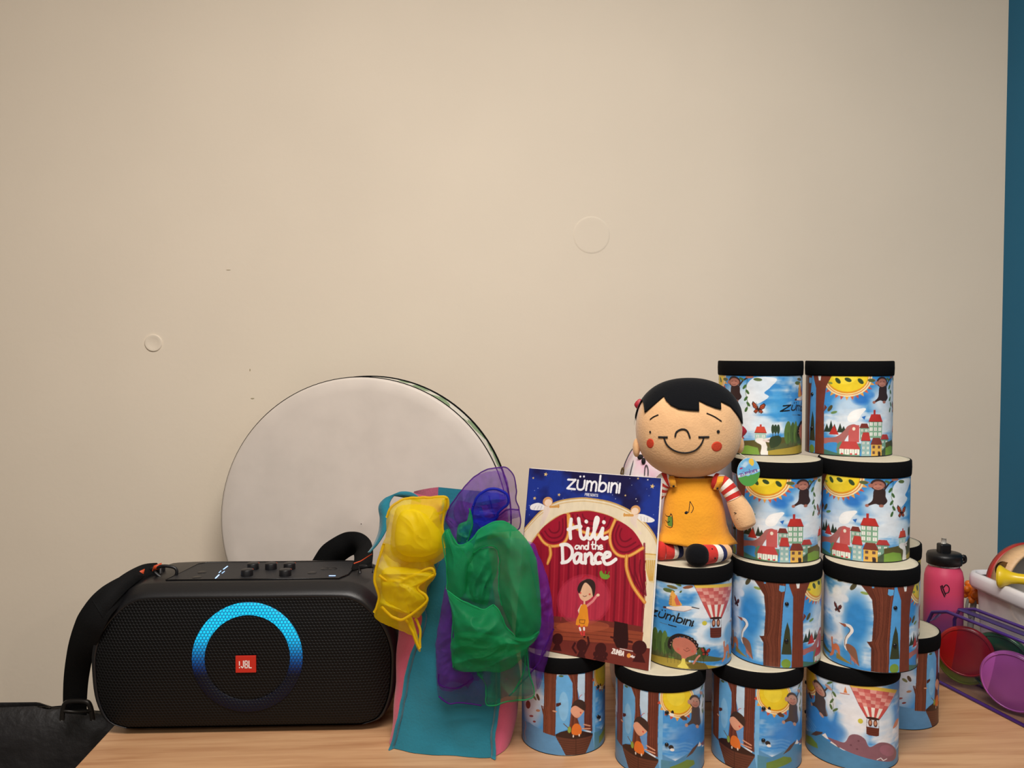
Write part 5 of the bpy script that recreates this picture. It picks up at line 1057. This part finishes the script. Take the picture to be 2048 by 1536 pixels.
# shoulder strap: left length hanging down the side, right length looped up behind
SP = np.array(SPK); Rm_ = np.array(Matrix.Rotation(-.038, 3, 'Z'))
def loc(p): return Rm_@(np.asarray(p)-SP)
PL = [(330, 1142, 1.44), (300, 1146, 1.42), (248, 1174, 1.365), (210, 1204, 1.335), (188, 1234, 1.330), (173, 1266, 1.338), (161, 1304, 1.355), (153, 1350, 1.39), (150, 1392, 1.41), (150, 1428, 1.41)]
P = cr([loc(at_y(*p)) for p in PL], 7); t = np.linspace(0, 1, len(P))
an = np.radians(np.interp(t, [0, .15, .4, .7, 1], [92, 112, 142, 172, 180])); Wd = np.stack([np.cos(an), .25+0*t, np.sin(an)], 1); wd = np.interp(t, [0, .15, .3, .5, .7, 1], [.018, .030, .044, .052, .048, .045])
V, F = strap(P, Wd, wd, .0025); obj('shoulder_strap', V, F, m_web, sp)
P2 = cr([loc(at_y(*p)) for p in ((318, 1134, 1.44), (290, 1140, 1.42), (256, 1160, 1.375), (222, 1190, 1.340), (196, 1218, 1.330))], 7); V, F = strap(P2, np.tile([-.6, .25, .75], (len(P2), 1)), np.linspace(.016, .034, len(P2)), .004); obj('strap_pad', V, F, m_web, sp)
for a, b in (((322, 1131), (306, 1137)), ((288, 1143), (272, 1150)), ((285, 1156), (275, 1160))):
    V, F = strap([loc(at_y(*a, 1.408)), loc(at_y((a[0]+b[0])/2, (a[1]+b[1])/2, 1.404)), loc(at_y(*b, 1.40))], np.tile([.2, .1, .9], (3, 1)), .009, .002); obj('strap_trim', V, F, m_org, sp)
V, F = tube(cr([loc(at_y(x, y, 1.405)) for x, y in ((318, 1152), (308, 1140), (325, 1132), (350, 1136), (352, 1150), (335, 1158))], 5, True), .0028, 8, True); obj('strap_clip', V, F, m_blk, sp)
V, F = tube(cr([loc(at_y(x, y, 1.40)) for x, y in ((124, 1440), (128, 1412), (140, 1403), (170, 1403), (180, 1412), (186, 1440))], 6), .0044, 8); obj('slide_buckle', V, F, mat('dark_metal', (40, 37, 34), .4, .6), sp)
V, F = tube([loc(at_y(x, y, 1.398)) for x, y in ((128, 1422), (155, 1424), (183, 1422))], .0026, 8); obj('buckle_bar', V, F, mat('dark_metal', (58, 54, 50), .35, .8), sp)
PR_ = [(644, 1142, 1.57), (658, 1116, 1.56), (676, 1100, 1.55), (697, 1088, 1.54), (714, 1087, 1.52), (724, 1095, 1.50), (727, 1110, 1.47), (725, 1124, 1.45), (722, 1138, 1.435)]
P = cr([loc(at_y(*p)) for p in PR_], 8); t = np.linspace(0, 1, len(P)); an = np.radians(np.interp(t, [0, .45, .62, 1], [132, 100, 45, 14])); Wd = np.stack([np.cos(an), -.25+0*t, np.sin(an)], 1)
V, F = strap(P, Wd, np.interp(t, [0, .3, .6, 1], [.056, .050, .044, .040]), .0022); obj('shoulder_strap', V, F, m_web, sp)
k = int(len(P)*.80); e = P[k:]+Wd[k:]/np.linalg.norm(Wd[k:], axis=1)[:, None]*.008+np.array([0, -.004, 0]); V, F = strap(e[:10], Wd[k:k+10], .003, .002); 
V, F = tube([loc(at_y(x, y, 1.425)) for x, y in ((708, 1127), (722, 1122), (744, 1108))], .0010, 6); obj('strap_trim', V, F, m_org, sp)

# ================================================================== dark padded chair at the left end of the table
ch = thing('chair', (-.93, 1.46, -.74), 'black padded chair back beside the left end of the table', 'chair', .05)
m_lth = mat('black_crinkled_leatherette', (26, 24, 25), .5, bump=.9, bscale=70, var=.2, vscale=40)
secs = []
for z in np.concatenate([np.linspace(.40, .62, 6), .62+np.sin(np.linspace(0, PI/2, 12))*.118]):
    t = max(0, (z-.62)/.118); hw = .232*(1-.06*t**4)*(1 if t < .99 else .93); hd = .036*math.sqrt(max(.02, 1-t*t*.97)); s = []
    for k in range(64):
        a = 2*PI*k/64; c_, s_ = math.cos(a), math.sin(a); x = hw*math.copysign(abs(c_)**.45, c_); y = hd*math.copysign(abs(s_)**.7, s_)
        zz = z-.022*(x/.232)**2*t-.0*x; n_ = .006*mnoise.noise(Vector((x*26, y*26, z*30)))+.004*mnoise.noise(Vector((x*60, y*60, z*60))); s.append((x, y+n_, zz+n_*.7*t))
    secs.append(s)
V, F = loft(secs); obj('backrest', V, F, m_lth, ch)
box('seat', (-.22, -.46, .40), (.22, -.02, .47), m_lth, ch, .02, 3, True)
for x in (-.2, .17):
    for y in (-.44, -.06): box('leg', (x, y, 0), (x+.03, y+.03, .41), m_leg, ch, .003)
for x in (-.2, .17): box('back_post', (x, -.02, .38), (x+.03, .012, .50), m_leg, ch, .003)

# ================================================================== white patterned backpack behind the doll
bp_ = thing('backpack', (.318, 1.55, 0), 'white and pink backpack standing behind the doll', 'backpack')
def mat_tiedye():
    m = bpy.data.materials.new('pink_white_fabric'); m.use_nodes = True; N = m.node_tree.nodes; L = m.node_tree.links; b = N['Principled BSDF']
    tc = N.new('ShaderNodeTexCoord'); nz = N.new('ShaderNodeTexNoise'); nz.inputs['Scale'].default_value = 17; nz.inputs['Detail'].default_value = 3; L.new(tc.outputs['Object'], nz.inputs[0])
    r = N.new('ShaderNodeValToRGB'); e = r.color_ramp.elements; e[0].position = .36; e[0].color = (*lin((226, 168, 196)), 1); e[1].position = .56; e[1].color = (*lin((232, 226, 224)), 1); k = e.new(.68); k.color = (*lin((206, 200, 214)), 1)
    L.new(nz.outputs[0], r.inputs[0]); L.new(r.outputs[0], b.inputs['Base Color']); b.inputs['Roughness'].default_value = .7; return m
secs = []
BP = [(0, .120, .075), (.02, .130, .085), (.20, .132, .088), (.32, .128, .085), (.38, .118, .08), (.43, .098, .07), (.46, .070, .055), (.474, .040, .035), (.478, .01, .01)]
for z, hw, hd in cr(BP, 4):
    secs.append([(hw*math.copysign(abs(math.cos(a))**.6, math.cos(a)), hd*math.copysign(abs(math.sin(a))**.6, math.sin(a)), max(0, z)) for a in np.linspace(0, 2*PI, 48, endpoint=False)])
V, F = loft(secs); obj('body', V, F, mat_tiedye(), bp_)
def fb(px, py, off=.004):                              # point on the backpack's front
    Y = 1.46
    for _ in range(6):
        p = at_y(px, py, Y); z = p[2]; hw = np.interp(z, [b[0] for b in BP], [b[1] for b in BP]); hd = np.interp(z, [b[0] for b in BP], [b[2] for b in BP])
        q = min(.999, abs(p[0]-.318)/hw); Y = 1.55-hd*(1-q**3.33)**.3-off
    p = at_y(px, py, Y); return (p[0]-.318, p[1]-1.55, p[2])
m_zip = mat('grey_zip', (70, 66, 72), .5); 
for P in ([(1246, 955), (1249, 930), (1262, 902), (1276, 888)], [(1259, 955), (1264, 932), (1273, 905)]): V, F = tube(cr([fb(*p) for p in P], 6), .0011, 6); obj('zip', V, F, m_zip, bp_)
V, F = tube(cr([fb(x, y, .005) for x, y in ((1242, 948), (1244, 938), (1247, 936), (1246, 946))], 4, True), .0016, 6, True); obj('zip_pull', V, F, mat('bronze', (110, 92, 60), .35, .8), bp_)
V, F = join([sphere(fb(1281, 914, .006), (.006, .004, .005), 12, 8), sphere(fb(1287, 922, .006), (.004, .004, .006), 12, 8)]); obj('bow', V, F, m_stitch, bp_)
V, F = tube(cr([fb(x, y) for x, y in ((1289, 950), (1290, 935), (1293, 930), (1296, 938), (1296, 950))], 4), .0010, 6); obj('ribbon_stitching', V, F, m_zip, bp_)
# ================================================================== drinking bottle
bo_ = at_y(1886, 1240, 1.68); bt = thing('water_bottle', (bo_[0], 1.68, 0), 'pink drinking bottle with black straw lid behind the drums', 'bottle')
def mat_fade():
    m = bpy.data.materials.new('pink_to_purple_coat'); m.use_nodes = True; N = m.node_tree.nodes; L = m.node_tree.links; b = N['Principled BSDF']
    tc = N.new('ShaderNodeTexCoord'); sx = N.new('ShaderNodeSeparateXYZ'); L.new(tc.outputs['Object'], sx.inputs[0]); nz = N.new('ShaderNodeTexNoise'); nz.inputs['Scale'].default_value = 300; L.new(tc.outputs['Object'], nz.inputs[0])
    ad = N.new('ShaderNodeMath'); ad.operation = 'MULTIPLY_ADD'; ad.inputs[1].default_value = .008; L.new(nz.outputs[0], ad.inputs[0]); L.new(sx.outputs[2], ad.inputs[2])
    r = N.new('ShaderNodeValToRGB'); mr = N.new('ShaderNodeMapRange'); mr.inputs['From Max'].default_value = .25; L.new(ad.outputs[0], mr.inputs[0]); L.new(mr.outputs[0], r.inputs[0])
    e = r.color_ramp.elements; e[0].position = .2; e[0].color = (*lin((96, 70, 150)), 1); e[1].position = .62; e[1].color = (*lin((226, 74, 112)), 1); L.new(r.outputs[0], b.inputs['Base Color']); b.inputs['Roughness'].default_value = .45; return m
V, F = lathe([(.0001, 0), (.034, 0), (.037, .004), (.037, .165), (.0365, .180), (.034, .193), (.029, .202), (.0285, .205)], 48); obj('flask', V, F, mat_fade(), bt)
V, F = lathe([(.0285, .203), (.0295, .204), (.0295, .208), (.0285, .209)], 40); obj('steel_collar', V, F, m_steel, bt)
V, F = lathe([(.0290, .207), (.0330, .208), (.0335, .225), (.0315, .231), (.012, .233), (.0001, .233)], 40); lid = obj('lid', V, F, m_blk, bt)
box('spout', (-.012, -.010, .230), (.010, .010, .251), m_blk, bt, .003); V, F = tube([(-.002, 0, .249), (-.001, 0, .262)], .0048, 12); obj('straw', V, F, mat_clear('frosted_straw', (210, 206, 196), .8), bt)
V, F = tube(cr([(.030, -.004, .222), (.038, -.006, .224), (.040, -.004, .214), (.034, -.004, .210)], 5), .004, 8); obj('carry_loop', V, F, m_blk, bt)
def wrapdec(P, r):
    return tube([( .0374*math.sin(a), -.0374*math.cos(a), z) for a, z in cr(P, 6)], r, 6)
V, F = join([wrapdec([(-.62, .168), (-.56, .158), (-.42, .146)], .0012), wrapdec([(-.56, .170), (-.48, .160), (-.38, .150)], .0012), wrapdec([(-.50, .165), (-.36, .172), (-.22, .166), (-.24, .157), (-.38, .154)], .0010)]); obj('emblem', V, F, mat('dark_emblem', (40, 26, 34), .4), bt)

bt.scale = (1, 1, .955)
# ================================================================== clear zip case with purple edging and discs inside
pA = np.array([.805, 1.585]); pB = np.array([.868, 1.335]); dirv = (pB-pA)/np.linalg.norm(pB-pA); nrm = np.array([dirv[1], -dirv[0]]); nrm = nrm if nrm[0] > 0 else -nrm
LC = np.linalg.norm(pB-pA); TC, HC_ = .062, .142
case = thing('zip_case', (pA[0], pA[1], 0), 'clear plastic case with purple piped edges holding coloured discs', 'case')
def cw(s, d, z): q = dirv*s+nrm*d; return (q[0], q[1], z)
m_vin = mat_clear('clear_vinyl', (58, 42, 78), .24); m_pur = mat('purple_piping', (58, 26, 112), .35, coat=.3)
rr = .03
prof = [(rr, 0.002), (LC, .002), (LC, HC_), (rr+.02, HC_), (.012, HC_-.012), (0, HC_-.035), (0, rr), (.008, .008)]
prof = [p for p in prof]
n_ = len(prof); V = [cw(s, 0, z) for s, z in prof]+[cw(s, TC, z) for s, z in prof]
obj('vinyl_body', V, [tuple(range(n_)), tuple(range(2*n_-1, n_-1, -1))]+[(i, (i+1) % n_, n_+(i+1) % n_, n_+i) for i in range(n_)], m_vin, case, False)
for d in (0, TC): V, F = tube([cw(s, d, z+.0012) for s, z in prof], .0034, 8, True); obj('piping', V, F, m_pur, case)
V, F = strap([cw(.05+.02*k, TC/2, HC_+.003) for k in range(11)], np.tile([nrm[0], nrm[1], 0], (11, 1)), .016, .002); obj('zip', V, F, mat('purple_zip', (52, 34, 96), .6), case)
for k in range(7): V, F = tube([cw(.006+.004*k, 0, HC_-.03+.004*k), cw(.006+.004*k, .014, HC_-.027+.004*k)], .0009, 5); obj('piping_stitch', V, F, mat('lilac_thread', (150, 130, 190), .7), case)
def disc(nm, label, px, py, Y, rad, th, col, ring=0, rz=-.75, rx=0.1):
    p = at_y(px, py, Y); zc = max(p[2], rad*math.cos(rx)+.006)
    t = thing(nm, (p[0], p[1], zc), label, 'disc'); t.rotation_euler = (rx, 0, rz); m_ = mat(nm+'_plastic', col, .3, coat=.3)
    if ring: V, F = lathe([(ring, -th/2), (rad-.003, -th/2), (rad, -th/4), (rad, th/4), (rad-.003, th/2), (ring, th/2)], 48); F += [(i*6+5, ((i+1) % 48)*6+5, ((i+1) % 48)*6, i*6) for i in range(48)]
    else: V, F = lathe([(.0001, -th*.62), (rad*.5, -th*.58), (rad-.004, -th/2), (rad, -th/4), (rad, th/4), (rad-.004, th/2), (.0001, th/2)], 48)
    o = obj('shell', [(a, c, b) for a, b, c in V], F, m_, t)
    V, F = tube([((rad-.004)*math.cos(a), -th*.52, (rad-.004)*math.sin(a)) for a in np.linspace(0, 2*PI, 48, endpoint=False)], .0014, 6, True); obj('rim', V, F, m_, t)
    return t
disc('red_disc', 'dark red round disc inside the clear purple-edged case', 1931, 1303, 1.512, .048, .010, (150, 12, 16), rz=-.66)
disc('lime_disc', 'lime green disc peeking out below the red disc', 1928, 1336, 1.532, .045, .009, (150, 180, 36), rz=-.66)
disc('green_ring', 'green see-through ring between the red and purple discs', 2000, 1345, 1.485, .058, .012, (8, 96, 54), .018, rz=-.85)
disc('purple_disc', 'large purple disc at the front end of the clear case', 2026, 1385, 1.413, .054, .010, (168, 84, 166), rz=-.9)

# ================================================================== milky plastic tub with a tambourine and a horn
tub = thing('plastic_tub', (1.010, 1.515, 0), 'milky white plastic tub behind the clear case', 'tub', .066)
m_milk = mat_clear('milky_plastic', (226, 222, 224), .80, .3); m_rim = mat('white_plastic_rim', (232, 230, 234), .35)
def rrect(hx_, hy_, z, r, n=8):
    o = []
    for cx, cy, a0 in ((hx_-r, hy_-r, 0), (-hx_+r, hy_-r, PI/2), (-hx_+r, -hy_+r, PI), (hx_-r, -hy_+r, 3*PI/2)):
        for k in range(n+1): a = a0+PI/2*k/n; o.append((cx+r*math.cos(a), cy+r*math.sin(a), z))
    return o
V, F = loft([rrect(.062, .132, .001, .02), rrect(.066, .137, .06, .02), rrect(.071, .145, .172, .02)], False); F.append(tuple(range(35, -1, -1))); ob = obj('wall', V, F, m_milk, tub); 
V, F = loft([rrect(.071, .145, .160, .02), rrect(.080, .154, .160, .028), rrect(.083, .157, .166, .028), rrect(.083, .157, .182, .028), rrect(.080, .154, .190, .028), rrect(.072, .146, .190, .02), rrect(.070, .144, .182, .02)], False); obj('rim', V, F, m_rim, tub)
for x, y, c in ((-.034, -.04, (30, 60, 160)), (-.034, -.098, (60, 36, 24)), (-.032, .03, (150, 130, 40))):
    p = Vector((1.010+x, 1.515+y, .045)); t = thing('shaker_egg', tuple(p), {30: 'blue shaker egg seen dimly inside the milky tub', 60: 'brown shaker egg seen dimly inside the milky tub', 150: 'ochre shaker egg seen dimly inside the milky tub'}[c[0]], 'shaker'); V, F = sphere((0, 0, 0), (.022, .022, .030), 20, 14); obj('shell', V, F, mat('egg_%d' % c[0], c, .3), t); V, F = tube([(.0221*math.cos(a), .0221*math.sin(a), 0) for a in np.linspace(0, 2*PI, 28, endpoint=False)], .0007, 5, True); obj('seam', V, F, mat('egg_%d' % c[0], c, .3), t); t.location.z = .034
# tambourine leaning in the tub
tc_ = np.array([1.028, 1.612, .166]); tm = thing('tambourine', tuple(tc_), 'wooden tambourine with red band sticking out of the tub', 'tambourine'); tm.rotation_euler = (-.08, 0, .08)
m_birch = mat('pale_birch', (222, 182, 136), .5, stretch=(40, 8, 40), var=.08, vscale=6)
def axy(V): return [(a, c, b) for a, b, c in V]
RT = .086
V, F = lathe([(RT-.005, -.036), (RT, -.036), (RT, .010), (RT-.005, .010)], 72); F += [(i*4+3, ((i+1) % 72)*4+3, ((i+1) % 72)*4, i*4) for i in range(72)]; obj('frame', axy(V), F, m_birch, tm)
V, F = lathe([(RT-.005, .010), (RT+.0008, .010), (RT+.0008, .024), (RT-.005, .024)], 72); obj('red_band', axy(V), F, mat('red_lacquer', (172, 40, 34), .4), tm)
V, F = lathe([(.0001, .020), (RT-.004, .0202)], 72); obj('skin', axy(V), F, mat('grey_skin', (170, 166, 158), .6), tm)
for k in range(5):
    a = PI*.44+k*2*PI/5
    for dy_ in (-.020, -.014): V, F = lathe([(.0001, 0), (.009, .0005), (.013, .0022), (.016, .0014)], 20); V = axy(V); q = Vector((math.cos(a)*(RT-.002), 0, math.sin(a)*(RT-.002))); obj('jingle', [(p[0]+q.x, p[1]+dy_, p[2]+q.z) for p in V], F, mat('aged_brass', (120, 98, 66), .35, .9), tm)
# yellow horn lying over the rim
h0 = at_y(1998, 1153, 1.555); h1 = at_y(2112, 1166, 1.50); hn = thing('toy_horn', tuple(h0), 'yellow plastic toy handle with flared end lying on the tub rim', 'toy'); dh = h1-h0; Lh = np.linalg.norm(dh)
m_yel = mat('yellow_plastic', (232, 196, 24), .35, coat=.2)
V, F = tube([dh*t for t in (0, .03, .12, .22, .34, .6, 1)], [.021, .0215, .016, .0115, .0098, .0095, .0095], 24); obj('handle', V, F, m_yel, hn)
V, F = tube([dh*t for t in (-.03, -.01, .0)], [.017, .0205, .021], 24); obj('end_cap', V, F, m_yel, hn)
# orange knobbly rattle between bottle and tub
og = at_y(1949, 1184, 1.70); rt = thing('orange_rattle', (og[0], og[1], 0), 'orange knobbly toy between the pink bottle and the tub', 'toy'); V, F = sphere((0, 0, og[2]), .017, 20, 14); parts = [(V, F)]
for k in range(14):
    b = math.acos(1-2*(k+.5)/14); a = k*2.4; parts.append(sphere((.019*math.sin(b)*math.cos(a), .019*math.sin(b)*math.sin(a), og[2]+.019*math.cos(b)), .0075, 12, 8))
V, F = join(parts); obj('head', V, F, mat('orange_plastic', (232, 120, 24), .4), rt)
V, F = tube([(-.012, -.004, 0.001), (-.008, -.002, og[2]*.5), (0, 0, og[2]-.012)], .006, 12); obj('handle', V, F, mat('grey_plastic', (150, 150, 146), .5), rt)
V, F = tube(cr([(-.012, -.006, og[2]-.05), (-.020, -.008, og[2]-.03), (-.016, -.006, og[2]-.012)], 6), .003, 8); obj('loop', V, F, mat('grey_plastic', (150, 150, 146), .5), rt)
